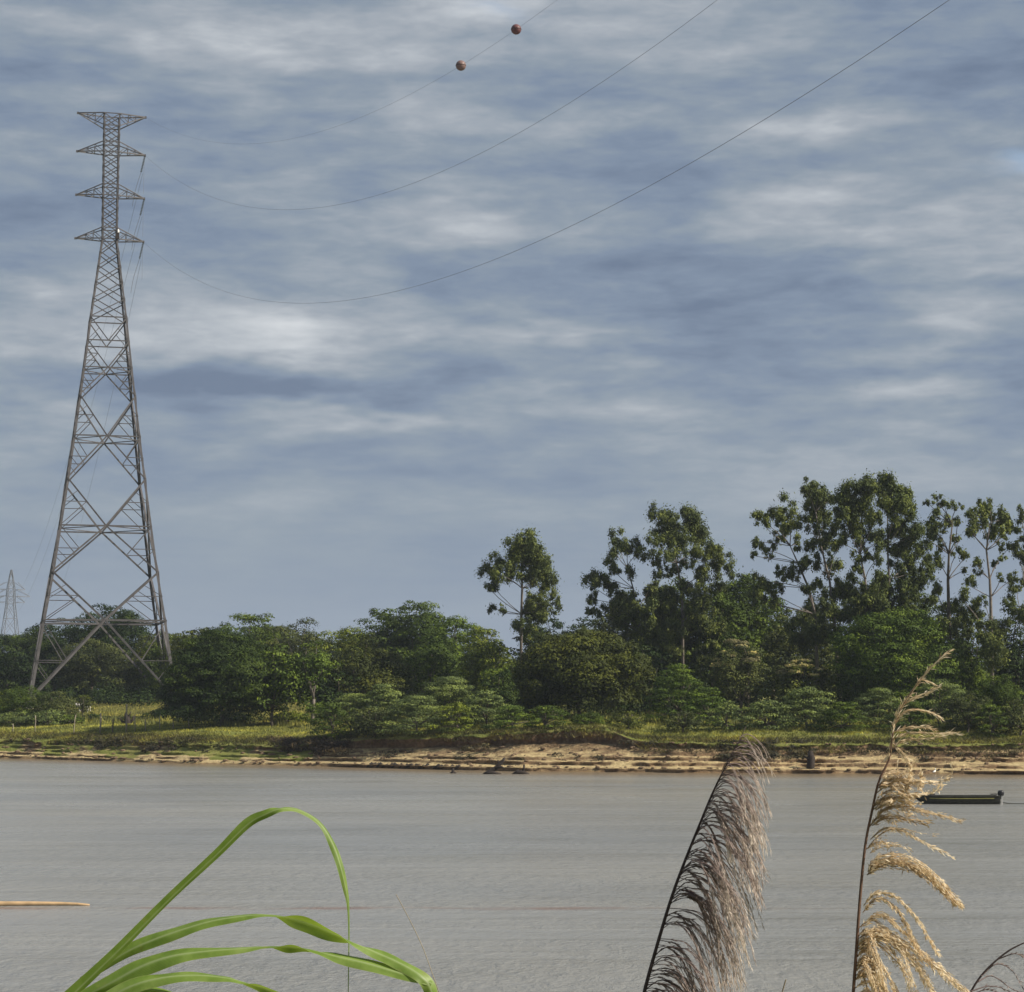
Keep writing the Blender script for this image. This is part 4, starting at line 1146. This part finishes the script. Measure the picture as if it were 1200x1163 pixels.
# perch for it
p_ = at(200, 822, 250)
mb = MB(); g = gz(p_.x, 250); mb.tube([(0, 0, -.2), (.06, 0, .9), (-.03, 0, 1.7), (0, 0, 2.2)], [.08, .07, .06, .05], 6)
o = mb.build('dead_snag', bark, None, True); o.location = (p_.x, 250, g); tag(o, 'thin dark snag the egret perches on beside the round tree', 'snag')

def cow(px, D, rz, label):
    p = at(px, 830, D)
    root = thing('cow', label, 'cow', (p.x, D, gz(p.x, D)), rz)
    me = bpy.data.meshes.new('cow_body')
    vv = [(-.75, 0, 1.12), (-.45, 0, 1.13), (0, 0, 1.10), (.42, 0, 1.15), (.60, 0, 1.38), (.85, 0, 1.32), (1.08, 0, 1.42), (1.36, 0, 1.24),
          (-.68, .2, .78), (-.62, .2, .45), (-.68, .2, .04), (-.68, -.2, .78), (-.62, -.2, .45), (-.68, -.2, .04),
          (.42, .19, .78), (.42, .19, .42), (.42, .19, .04), (.42, -.19, .78), (.42, -.19, .42), (.42, -.19, .04)]
    ee = [(0, 1), (1, 2), (2, 3), (3, 4), (3, 5), (5, 6), (6, 7), (0, 8), (8, 9), (9, 10), (0, 11), (11, 12), (12, 13), (3, 14), (14, 15), (15, 16), (3, 17), (17, 18), (18, 19)]
    rr = [.24, .33, .36, .32, .16, .20, .15, .09, .17, .08, .06, .17, .08, .06, .13, .075, .06, .13, .075, .06]
    me.from_pydata(vv, ee, []); me.materials.append(simple('white_hide', (.62, .60, .56), .9, 0, .08))
    o = link('body', me, root)
    sk = o.modifiers.new('Skin', 'SKIN'); sk.use_smooth_shade = True
    for i_, r_ in enumerate(rr): me.skin_vertices[0].data[i_].radius = (r_, r_)
    me.skin_vertices[0].data[2].use_root = True
    o.modifiers.new('Sub', 'SUBSURF').render_levels = 2
    for sy in (-1, 1):
        mb = MB(); mb.tube([(1.02, sy * .12, 1.48), (.98, sy * .24, 1.44), (.97, sy * .33, 1.38)], [.03, .06, .015], 6); mb.build('ear', whitem, root, True)
        mb = MB(); mb.tube([(1.05, sy * .08, 1.53), (1.04, sy * .16, 1.62), (1.06, sy * .18, 1.72)], [.03, .02, .006], 6); mb.build('horn', deadwood, root, True)
    mb = MB(); mb.tube([(-.92, 0, 1.15), (-1.0, 0, .9), (-1.0, 0, .55), (-1.0, 0, .42)], [.03, .02, .02, .05], 6); mb.build('tail', whitem, root, True)
cow(97, 272, math.radians(200), 'white cow half hidden in the bushes below the tall pylon')

# ------------------------------------------------------------------ foreground reeds
def catm(pts, n):
    """smooth curve through tuples of any length"""
    P_ = np.array(pts, float); k_ = len(P_)
    if k_ == 2:
        f = np.linspace(0, 1, n)[:, None]; return P_[0] * (1 - f) + P_[1] * f
    P_ = np.vstack([2 * P_[0] - P_[1], P_, 2 * P_[-1] - P_[-2]])
    out_ = []
    for t_ in np.linspace(0, k_ - 1 - 1e-6, n):
        i = int(t_); u = t_ - i; a_, b_, c_, d_ = P_[i:i + 4]
        out_.append(.5 * ((2 * b_) + (-a_ + c_) * u + (2 * a_ - 5 * b_ + 4 * c_ - d_) * u * u + (-a_ + 3 * b_ - 3 * c_ + d_) * u ** 3))
    return np.array(out_)

def reedmat(name, stops, trans=.25, rough=.6):
    m, n, b, out = newmat(name)
    a = n.n('ShaderNodeAttribute', attribute_name='along').outputs['Fac']
    pos = n.n('ShaderNodeNewGeometry').outputs['Position']
    f = n.m('ADD', a, n.m('MULTIPLY_ADD', n.noise(pos, 60, 3, .6), .3, -.15))
    colr = n.ramp(f, stops)
    n.put(b.inputs['Base Color'], colr); b.inputs['Roughness'].default_value = rough; b.inputs['Specular IOR Level'].default_value = .3
    tr = n.n('ShaderNodeBsdfTranslucent'); n.put(tr.inputs[0], colr)
    mxs = n.n('ShaderNodeMixShader'); mxs.inputs[0].default_value = trans
    m.node_tree.links.new(b.outputs[0], mxs.inputs[1]); m.node_tree.links.new(tr.outputs[0], mxs.inputs[2])
    m.node_tree.links.new(mxs.outputs[0], out.inputs['Surface'])
    return m

class Strands:
    """thin three-sided fibres and spikelets with an `along` value per vertex"""
    def __init__(s): s.v = []; s.f = []; s.a = []
    def fibre(s, P_, r0, r1, a0=0., a1=1.):
        n_ = len(P_); base_ = len(s.v)
        for i in range(n_):
            d = Vector(P_[min(i + 1, n_ - 1)]) - Vector(P_[max(i - 1, 0)])
            if d.length < 1e-9: d = Vector((0, 0, 1))
            d.normalize(); u = d.cross(Vector((0.1, 1, 0.05))).normalized(); v = d.cross(u); f = i / (n_ - 1); r = r0 + (r1 - r0) * f
            for q in range(3):
                an = 2 * pi * q / 3
                s.v.append(Vector(P_[i]) + (u * math.cos(an) + v * math.sin(an)) * r); s.a.append(a0 + (a1 - a0) * f)
        for i in range(n_ - 1):
            for q in range(3):
                a_ = base_ + i * 3 + q; b_ = base_ + i * 3 + (q + 1) % 3
                s.f.append((a_, b_, b_ + 3, a_ + 3))
    def spikelet(s, p, d, L_, W_, a_):
        d = d.normalized(); u = d.cross(Vector((random.gauss(0, 1), random.gauss(0, 1), random.gauss(0, 1)))).normalized() * W_ * .5
        b0 = len(s.v)
        s.v += [p, p + d * L_ * .45 + u, p + d * L_, p + d * L_ * .45 - u]; s.a += [a_] * 4
        s.f.append((b0, b0 + 1, b0 + 2, b0 + 3))
    def build(s, name, mat, parent):
        return link(name, mesh(name, np.array([tuple(v) for v in s.v]), np.array(s.f), mat, along=s.a), parent)

RD = 5.0; PXM = F / RD
def P3(px, py, dy=0.0): return at(px, py, RD + dy)

def stemtube(root, pts, mat, name='stem', sides=7):
    """pts: (px, py, depth offset, radius px); goes on down to the ground"""
    C_ = catm(pts, 28); W = [P3(q[0], q[1], q[2]) for q in C_]; r_ = [q[3] / PXM for q in C_]
    d = (W[0] - W[3]).normalized(); g = nbz(W[0].x, W[0].y)
    k_ = (W[0].z - g) / max(.2, -d.z) + .1
    down = [W[0] + d * k_ * f + Vector((0, 0, 0)) for f in (1.0, .66, .33)]
    W = down + W; r_ = [r_[0] * 1.5, r_[0] * 1.3, r_[0] * 1.1] + r_
    O = Vector(W[0]); root.location = O
    mb = MB(); mb.tube([q - O for q in W], r_, sides)
    o = link(name, mesh(name, mb.v, mb.f, mat, True), root)
    return O

# --- purple plume
pl1 = thing('reed_plume', 'drooping purple-brown reed plume on a dark leaning stem, right of centre', 'reed')
stem1 = [(752, 1175, 0, 2.3), (762, 1136, 0, 2.1), (784, 1061, 0, 1.9), (800, 1016, 0, 1.7), (818, 971, 0, 1.5), (834, 932, 0, 1.2), (848, 903, 0, .9), (862, 876, .01, .6), (874, 852, .02, .35)]
darkstem = simple('dark_reed_stem', (.045, .03, .028), .6, 0, .3, 30)
O1 = stemtube(pl1, stem1, darkstem)
purple = reedmat('purple_plume', [(0.0, (.16, .115, .112)), (.3, (.24, .18, .168)), (.6, (.41, .335, .29)), (1.0, (.78, .70, .59))], .4)
SC = catm(stem1, 200)
random.seed(21)
nb = 150
for i in range(nb):
    f = .02 + .93 * (i / (nb - 1)) ** .95
    q = SC[int(f * 199)]
    y0 = q[1]
    if y0 < 902 and random.random() < .6: continue
    up = min(1.0, max(0.0, (905 - y0) / 60.0))
    reach = float(np.interp(y0, [850, 900, 960, 1010, 1080, 1175], [30, 48, 66, 78, 86, 94])) * random.uniform(.5, 1.15)
    drop = float(np.interp(y0, [850, 900, 960, 1010, 1080, 1175], [18, 52, 74, 92, 104, 110])) * random.uniform(.65, 1.2)
    rise = random.uniform(-4, 17) * (1 - .3 * up); y0 += random.uniform(-4, 4)
    dz = random.gauss(0, .055)
    st_ = Strands(); bt = random.uniform(-.22, .2)
    x0 = q[0]
    for k_ in range(random.choice([3, 4, 5]) if y0 > 960 else random.choice([2, 3, 4]) if y0 > 905 else 2):
        rx = reach * random.uniform(.93, 1.05); dr = drop * random.uniform(.88, 1.08); dzz = dz + random.gauss(0, .012)
        pts = [(x0, y0, 0), (x0 + rx * .22, y0 - rise * .8, dzz * .3), (x0 + rx * .48, y0 - rise * .4 + dr * .06, dzz * .6), (x0 + rx * .72, y0 + dr * .30, dzz * .9), (x0 + rx * .88, y0 + dr * .62, dzz), (x0 + rx * random.uniform(.94, 1.04), y0 + dr, dzz * 1.1)]
        C_ = catm(pts, 15); W = [P3(*c_) - O1 for c_ in C_]
        st_.fibre(W, .52 / PXM, .2 / PXM, random.uniform(0, .25), .85)
        for j in range(3, 15):
            for _ in range((4 if j > 6 else 2) if y0 > 935 else (2 if j > 6 else 0) if y0 > 900 else j % 2):
                e = W[j] - W[j - 1]; pp = W[j - 1].lerp(W[j], random.random())
                dd = e.normalized() + Vector((random.gauss(0, .17), random.gauss(0, .2), random.gauss(-.05, .17)))
                st_.spikelet(pp, dd, random.uniform(5, 12) / PXM, random.uniform(.5, 1.1) / PXM, (j / 15) * .75 + bt + random.uniform(-.08, .2))
    st_.build('plume_branch', purple, pl1)

# --- golden plume
pl2 = thing('reed_plume', 'golden tan reed plume with sparse bent tip, right side of the picture', 'reed')
stem2 = [(999, 1175, 0, 2.0), (1003, 1120, 0, 1.9), (1008, 1050, 0, 1.8), (1014, 990, 0, 1.6), (1022, 950, 0, 1.5), (1030, 915, 0, 1.4), (1042, 890, 0, 1.2), (1046, 862, 0, .9), (1051, 842, 0, .7), (1062, 820, 0, .5), (1080, 795, 0, .3)]
brownstem = simple('brown_reed_stem', (.13, .075, .05), .6, 0, .3, 30)
O2 = stemtube(pl2, stem2, brownstem)
gold = reedmat('golden_plume', [(0.0, (.32, .21, .115)), (.35, (.56, .42, .25)), (.7, (.80, .67, .45)), (1.0, (.92, .83, .64))], .45)
random.seed(5)
def bundle(pts, fib, spread, n_spk, wr, spk=(4, 9), spw=(.6, 1.3), a=(.2, .9), dz=0.0, r=.6, endtaper=.5):
    """pts px; spread px around the centre line"""
    C_ = catm([(p_[0], p_[1], (p_[2] if len(p_) > 2 else 0)) for p_ in pts], 26)
    st_ = Strands(); n_ = len(C_)
    for k_ in range(fib):
        ph = random.uniform(0, 6.28); rr = random.uniform(.1, 1) * spread * .6; fr = random.uniform(.75, 1.0)
        W = []
        for i in range(int(n_ * fr)):
            g = math.sin(min(1, i / (n_ * .35)) * pi / 2) * (1 - endtaper * (i / n_) ** 2)
            W.append(P3(C_[i][0] + rr * math.cos(ph + i * .08) * g, C_[i][1] + rr * math.sin(ph + i * .08) * g, C_[i][2] + dz * i / n_ + rr * math.sin(ph * 2) / PXM * g) - O2)
        st_.fibre(W, r / PXM, .25 / PXM, a[0], a[1])
    for k_ in range(int(n_spk * (1.6 if pts[0][1] > 1000 else .95))):
        i = random.uniform(1, n_ - 2); j = int(i); g = math.sin(min(1, i / (n_ * .3)) * pi / 2) * (1 - endtaper * (i / n_) ** 2)
        ang = random.uniform(0, 6.28); rr = spread * math.sqrt(random.random()) * g * .8
        c_ = C_[j]
        p_ = P3(c_[0] + rr * math.cos(ang), c_[1] + rr * math.sin(ang), c_[2] + dz * j / n_ + random.gauss(0, spread * .5) / PXM) - O2
        e = (P3(*C_[j + 1]) - P3(*C_[j])).normalized()
        dd = e + Vector((random.gauss(0, .33), random.gauss(0, .33), random.gauss(-.12, .33)))
        st_.spikelet(p_, dd, random.uniform(*spk) / PXM, random.uniform(*spw) / PXM, random.uniform(*a) + random.uniform(-.15, .15))
    return st_.build('plume_branch', gold, wr)
W2 = pl2
# bent sparse tip
bundle([(1044, 872), (1050, 842), (1062, 820), (1080, 795), (1100, 773), (1122, 757)], 4, 3, 130, W2, (6, 12), (.8, 1.4))
bundle([(1060, 826), (1072, 818), (1086, 812), (1102, 803)], 4, 3, 70, W2, (5, 9), (.8, 1.3))
bundle([(1068, 812), (1078, 798), (1090, 800), (1102, 806)], 2, 2, 30, W2, (5, 9), (.7, 1.1))
bundle([(1050, 848), (1058, 836), (1072, 832), (1090, 835), (1108, 844)], 5, 2.5, 70, W2, (5, 9), (.8, 1.3))
bundle([(1048, 858), (1062, 853), (1080, 852), (1098, 855)], 5, 3, 80, W2, (5, 10), (.8, 1.4))
bundle([(1047, 866), (1064, 860), (1086, 860), (1108, 860), (1130, 859)], 4, 3, 70, W2, (6, 12), (.7, 1.3))
bundle([(1046, 876), (1058, 868), (1076, 866), (1096, 864), (1116, 860)], 4, 2.5, 70, W2, (6, 10), (.7, 1.2))
bundle([(1047, 872), (1054, 880), (1062, 890), (1067, 902), (1066, 914)], 5, 3, 70, W2, (5, 9), (.8, 1.4))
bundle([(1049, 864), (1044, 874), (1042, 884), (1038, 892)], 3, 3, 45, W2, (4, 8), (.8, 1.3))
bundle([(1064, 914), (1068, 900), (1076, 886)], 2, 2, 26, W2, (4, 7), (.7, 1.2))
bundle([(1052, 912), (1051, 900), (1053, 892)], 2, 1.5, 16, W2, (4, 7), (.7, 1.2))
bundle([(1112, 915), (1116, 904), (1114, 893)], 1, 1, 12, W2, (4, 7), (.6, 1.0))
# ragged head
for i in range(11):
    y0 = random.uniform(903, 1000); x0 = float(np.interp(y0, [903, 950, 1004], [1035, 1022, 1014])); rx = random.uniform(16, 62) * (1 if y0 < 970 else .6)
    bundle([(x0, y0, 0), (x0 + rx * .35, y0 - random.uniform(3, 12), 0), (x0 + rx * .7, y0 - random.uniform(-4, 10), random.gauss(0, .05)), (x0 + rx, y0 + random.uniform(-6, 14), random.gauss(0, .05))], 3, 4.5, 80, W2, (4, 8), (.8, 1.6), (.1, .8))
for pts, sp, ns_ in [([(1034, 912), (1044, 906), (1058, 906), (1072, 912)], 6, 120), ([(1030, 922), (1046, 914), (1064, 915), (1084, 920)], 7, 150), ([(1032, 920), (1054, 922), (1078, 916), (1100, 916), (1114, 912)], 6, 150),
                     ([(1030, 932), (1046, 926), (1068, 930), (1092, 928), (1108, 918)], 6, 150), ([(1028, 940), (1044, 932), (1060, 934), (1078, 932)], 6, 130), ([(1056, 936), (1062, 924), (1068, 910), (1066, 898)], 5, 90), ([(1076, 926), (1080, 914), (1078, 904)], 3, 40),
                     ([(1026, 950), (1040, 940), (1056, 938), (1072, 940)], 5, 90)]:
    bundle([(a_, b_, random.gauss(0, .03)) for a_, b_ in pts], 5, sp, ns_, W2, (4, 9), (.9, 1.9))
bundle([(1024, 962), (1038, 948), (1060, 945), (1086, 952), (1110, 958), (1134, 964)], 6, 8, 330, W2, (4, 9), (.6, 1.3), (.1, .7), endtaper=.8)
bundle([(1022, 968), (1036, 958), (1054, 958), (1076, 962), (1092, 964)], 5, 7, 170, W2, (5, 10), (.9, 1.7), (.1, .6))
bundle([(1020, 984), (1036, 972), (1056, 974), (1082, 988), (1104, 998), (1122, 1007)], 3, 3, 110, W2, (5, 9), (.8, 1.5), (.3, 1.0))
bundle([(1018, 992), (1034, 978), (1052, 972), (1074, 976), (1108, 980)], 2, 4, 60, W2, (4, 8), (.7, 1.3), (.1, .6))
bundle([(1020, 1000), (1030, 992), (1050, 990), (1070, 998)], 3, 4, 80, W2, (4, 8), (.8, 1.4))
bundle([(1017, 1022), (1028, 1010), (1050, 1006), (1075, 1014), (1098, 1032), (1116, 1052), (1132, 1066)], 10, 11, 720, W2, (4, 9), (.7, 1.4), (.15, .95), endtaper=.75)
bundle([(1016, 1026), (1032, 1014), (1056, 1014), (1080, 1024), (1104, 1044), (1124, 1066)], 8, 8, 420, W2, (4, 9), (.7, 1.4), (.05, .7), endtaper=.7)
bundle([(1012, 1062), (1024, 1048), (1042, 1048), (1062, 1062), (1078, 1082), (1092, 1106), (1104, 1126)], 3, 3.5, 200, W2, (5, 9), (.9, 1.7), (.3, 1.0))
bundle([(1011, 1070), (1026, 1054), (1044, 1060), (1060, 1080), (1072, 1104), (1078, 1118)], 4, 4, 200, W2, (5, 9), (.9, 1.7), (.2, .9))
bundle([(1010, 1084), (1030, 1072), (1050, 1084), (1068, 1102), (1082, 1122)], 5, 5, 240, W2, (4, 9), (.6, 1.3), (.2, .9))
bundle([(1009, 1096), (1030, 1090), (1056, 1104), (1086, 1124), (1112, 1146), (1142, 1172)], 10, 9, 560, W2, (5, 10), (.7, 1.4), (.2, 1.0))
bundle([(1008, 1104), (1034, 1098), (1062, 1118), (1082, 1142), (1096, 1172)], 9, 9, 420, W2, (5, 10), (.7, 1.4), (.2, 1.0))
for i in range(26):
    y0 = random.uniform(1070, 1180); x0 = 1007 - (y0 - 1080) * .07; rx = random.uniform(22, 74); dr = random.uniform(50, 110)
    bundle([(x0, y0, 0), (x0 + rx * .3, y0 - 8, 0), (x0 + rx * .65, y0 + dr * .2, random.gauss(0, .06)), (x0 + rx * .9, y0 + dr * .6, random.gauss(0, .06)), (x0 + rx, y0 + dr, random.gauss(0, .06))], 3, 4.5, 130, W2, (4, 9), (.6, 1.3), (.1, 1.0))

# --- dark plume tip in the lower right corner
pl3 = thing('reed_plume', 'thin dark arching reed tip in the lower right corner', 'reed')
O3 = stemtube(pl3, [(1132, 1172, 0, 1.3), (1148, 1146, 0, 1.2), (1166, 1127, 0, 1.1), (1186, 1112, 0, 1.0), (1212, 1100, 0, .6)], darkstem)
for pts in ([(1150, 1144), (1168, 1130), (1186, 1138), (1200, 1160)], [(1144, 1152), (1162, 1144), (1184, 1158), (1202, 1166)], [(1138, 1162), (1160, 1156), (1182, 1162), (1198, 1180)], [(1170, 1124), (1190, 1118), (1206, 1126)], [(1136, 1168), (1156, 1160), (1176, 1168), (1186, 1184)]):
    st_ = Strands(); C_ = catm([(a_, b_, random.gauss(0, .02)) for a_, b_ in pts], 14)
    W = [P3(*c_) - O3 for c_ in C_]; st_.fibre(W, .9 / PXM, .3 / PXM, .1, .5)
    for j in range(3, 14):
        for _ in range(3): st_.spikelet(W[j], (W[j] - W[j - 1]).normalized() + Vector((random.gauss(0, .2), 0, random.gauss(0, .2))), random.uniform(5, 9) / PXM, 1.1 / PXM, random.uniform(.1, .6))
    st_.build('plume_branch', purple, pl3)
# pale grass tip between the plumes and a pale hair right of the green leaves
def hair(label, pts, r):
    root = thing('grass_stalk', label, 'grass stalk'); O = stemtube(root, [(a_, b_, 0, r) for a_, b_ in pts], postm)
hair('tiny pale grass tip at the bottom edge between the two plumes', [(912, 1180), (917, 1162), (921, 1148)], .9)
hair('faint pale grass stalk rising right of the green reed leaves', [(520, 1178), (508, 1145), (496, 1112), (482, 1082), (464, 1048)], .45)

# --- green reed at the lower left: one stalk bundle and long blades
m_leaf, n, b, out = newmat('reed_leaf')
ac = n.n('ShaderNodeAttribute', attribute_name='along').outputs['Fac']       # 0..1 across the blade
pos = n.n('ShaderNodeNewGeometry').outputs['Position']
rib = n.m('EXPONENT', n.m('MULTIPLY', n.m('POWER', n.m('MULTIPLY', n.m('SUBTRACT', ac, .5), 14.0), 2.0), -1.0))
veins = n.m('MULTIPLY_ADD', n.m('SINE', n.m('MULTIPLY', ac, 95.0)), .5, .5)
pn = n.noise(pos, 14, 4, .6)
bc = n.ramp(n.m('ADD', n.m('MULTIPLY', pn, .8), n.m('MULTIPLY', veins, .16)), [(.28, (.085, .155, .022)), (.5, (.17, .265, .045)), (.75, (.31, .40, .12))])
bc = n.mix(n.m('MULTIPLY', n.sstep(n.noise(pos, 23, 5, .7), .60, .70), .35), bc, (.30, .30, .09))
bc = n.mix(n.m('MULTIPLY', n.sstep(n.noise(pos, 70, 3, .6), .68, .74), .6), bc, (.16, .10, .04))
edge = n.sstep(n.m('ABSOLUTE', n.m('SUBTRACT', ac, .5)), .44, .5)
bc = n.mix(n.m('MULTIPLY', edge, .5), bc, (.34, .36, .14))
bc = n.mix(n.m('MULTIPLY', rib, .75), bc, (.34, .42, .20))
n.put(b.inputs['Base Color'], bc); b.inputs['Roughness'].default_value = .42; b.inputs['Specular IOR Level'].default_value = .45
bp = n.n('ShaderNodeBump'); bp.inputs['Strength'].default_value = .25; bp.inputs['Distance'].default_value = .001
n.put(bp.inputs['Height'], veins); n.put(b.inputs['Normal'], bp.outputs[0])
tr = n.n('ShaderNodeBsdfTranslucent'); n.put(tr.inputs[0], n.mix(.6, bc, (.34, .46, .04)))
mxs = n.n('ShaderNodeMixShader'); mxs.inputs[0].default_value = .38
m_leaf.node_tree.links.new(b.outputs[0], mxs.inputs[1]); m_leaf.node_tree.links.new(tr.outputs[0], mxs.inputs[2]); m_leaf.node_tree.links.new(mxs.outputs[0], out.inputs['Surface'])
reed = thing('giant_reed', 'bright green giant reed with long arching and folded leaves, lower left', 'reed')
RO = Vector((at(60, 1200, RD).x - .12, RD, nbz(-5.5, RD))); reed.location = RO
def blade(pts, label=None, n_=70):
    """pts: px, py, depth offset, half width px, roll in degrees (0 = flat to the camera)"""
    C_ = catm(pts, n_); W = [P3(q[0], q[1], q[2]) for q in C_]; V_ = []; A_ = []; NQ = 7
    for i in range(n_):
        d = (W[min(i + 1, n_ - 1)] - W[max(i - 1, 0)]).normalized()
        view = Vector((0, 1, 0))
        side = d.cross(view).normalized(); nrm = side.cross(d)
        roll = math.radians(C_[i][4]); hw2 = max(.15, C_[i][3]) / PXM
        u = side * math.cos(roll) + nrm * math.sin(roll); v = -side * math.sin(roll) + nrm * math.cos(roll)
        for q in range(NQ):
            a_ = -1 + 2 * q / (NQ - 1)
            wav = .10 * math.sin(i * .37 + q) * abs(a_) ** 2
            V_.append(W[i] + u * a_ * hw2 + v * (abs(a_) * .38 - .19 + wav) * hw2 - RO); A_.append(q / (NQ - 1))
    Fq = [[i * NQ + q, i * NQ + q + 1, (i + 1) * NQ + q + 1, (i + 1) * NQ + q] for i in range(n_ - 1) for q in range(NQ - 1)]
    o = link('leaf', mesh('leaf', [tuple(v) for v in V_], np.array(Fq), m_leaf, True, along=A_), reed)
    if label: o['label'] = label
    return o
blade([(20, 1230, 0, 10, -20), (84, 1166, 0, 8.5, -38), (140, 1112, 0, 7.0, -42), (200, 1052, 0, 5.8, -42), (255, 1000, 0, 6.0, -38), (290, 966, 0, 6.6, -30), (312, 954, 0, 5.0, -10), (326, 949, 0, 4.2, 50), (336, 948, .005, 4.0, 55), (350, 950, .01, 3.6, 60), (366, 958, .015, 3.8, 60), (380, 972, .015, 3.8, 55), (392, 995, .015, 4.8, 40), (400, 1020, .01, 4.4, 35), (405, 1042, .01, 3.2, 30), (408, 1062, .01, 1.6, 30), (409, 1100, .01, .8, 30), (408, 1170, .01, .5, 30)], 'tallest leaf, folded over at the top with a hanging thread-like tip', 130)
blade([(96, 1150, .02, 5, -30), (146, 1117, .02, 7, -10), (180, 1102, .02, 8.5, 25), (215, 1090, .02, 8.5, 42), (250, 1080, .02, 7.5, 52), (290, 1074, .02, 6, 62), (318, 1073, .02, 5, 90), (345, 1079, .015, 11, 138), (372, 1088, .01, 12, 140), (398, 1099, .0, 9, 125), (414, 1106, -.01, 6.5, 90), (440, 1117, -.01, 8, 52), (465, 1128, -.02, 8, 46), (490, 1142, -.03, 8, 40), (503, 1156, -.03, 8, 20), (508, 1176, -.03, 7, 0)], 'upper arching leaf with a dark twisted underside', 130)
blade([(90, 1172, -.02, 6, -30), (130, 1152, -.02, 9, 0), (165, 1134, -.02, 11.5, 30), (200, 1122, -.02, 11, 40), (240, 1116, -.02, 8, 50), (290, 1112, -.02, 6, 65), (314, 1110, -.02, 5, 90), (338, 1111, -.02, 8, 132), (358, 1113, -.02, 7, 110), (372, 1116, -.02, 6, 85), (395, 1122, -.02, 7.5, 52), (430, 1130, -.025, 8.5, 45), (465, 1140, -.03, 7, 42), (492, 1147, -.03, 6, 40), (506, 1153, -.03, 3, 30)], 'middle mottled leaf reaching right to meet the upper leaf', 120)
blade([(100, 1186, -.05, 6, -30), (150, 1158, -.05, 9, 20), (190, 1147, -.05, 8.5, 45), (230, 1144, -.05, 7.5, 55), (265, 1147, -.05, 6.5, 70), (285, 1152, -.05, 6, 100), (305, 1158, -.05, 6, 140), (330, 1168, -.05, 5, 150), (360, 1182, -.05, 3, 150)], 'lowest leaf just above the bottom edge', 90)
blade([(40, 1215, .03, 8, 0), (90, 1176, .03, 9, 10), (140, 1160, .03, 7, 20), (190, 1163, .03, 5, 40), (230, 1180, .03, 3, 60)], None, 60)
mb = MB(); mb.tube([(0, 0, -.1), (.05, 0, .8), (.1, 0, 1.6), tuple(P3(30, 1222) - RO)], [.012, .011, .010, .008], 8); mb.build('stalk', m_leaf, reed, True)
# a few more shoots and the grass of the near bank, below the frame
k_ = 9000
Pn = []
for i in range(k_):
    x = random.uniform(-9, 9); y = random.uniform(-4, 16); Pn.append((x, y, nbz(x, y) - .02))
Pn = np.array(Pn); A = rng.uniform(0, 2 * pi, k_); Hh = rng.uniform(.15, .5, k_)
D1 = np.stack([np.cos(A), np.sin(A), np.zeros(k_)], 1) * .012
Ln = np.stack([rng.normal(0, .4, k_), rng.normal(0, .4, k_), np.ones(k_)], 1) * Hh[:, None]
o = link('near_grass', mesh('near_grass', np.stack([Pn - D1, Pn + D1, Pn + Ln], 1).reshape(-1, 3), np.arange(3 * k_).reshape(k_, 3), leafmat((.07, .10, .03), .01, .3), tint=rng.uniform(0, 1, k_)))
tag(o, 'grass on the near bank round the reeds', 'grass', kind='stuff')

# ------------------------------------------------------------------ haze
HAZE = 0.00011
mb = MB(); mb.box((0, 1350, 58), (3600, 3400, 128))
hz = mb.build('haze', bpy.data.materials.new('haze_air'))
hm = hz.data.materials[0]; hm.use_nodes = True
ht = hm.node_tree; ht.nodes.clear()
pv = ht.nodes.new('ShaderNodeVolumePrincipled'); pv.inputs['Color'].default_value = (.74, .84, 1.0, 1); pv.inputs['Density'].default_value = HAZE; pv.inputs['Anisotropy'].default_value = .0
ho = ht.nodes.new('ShaderNodeOutputMaterial'); ht.links.new(pv.outputs[0], ho.inputs['Volume'])
tag(hz, 'thin pale haze over the river', 'haze', kind='stuff')
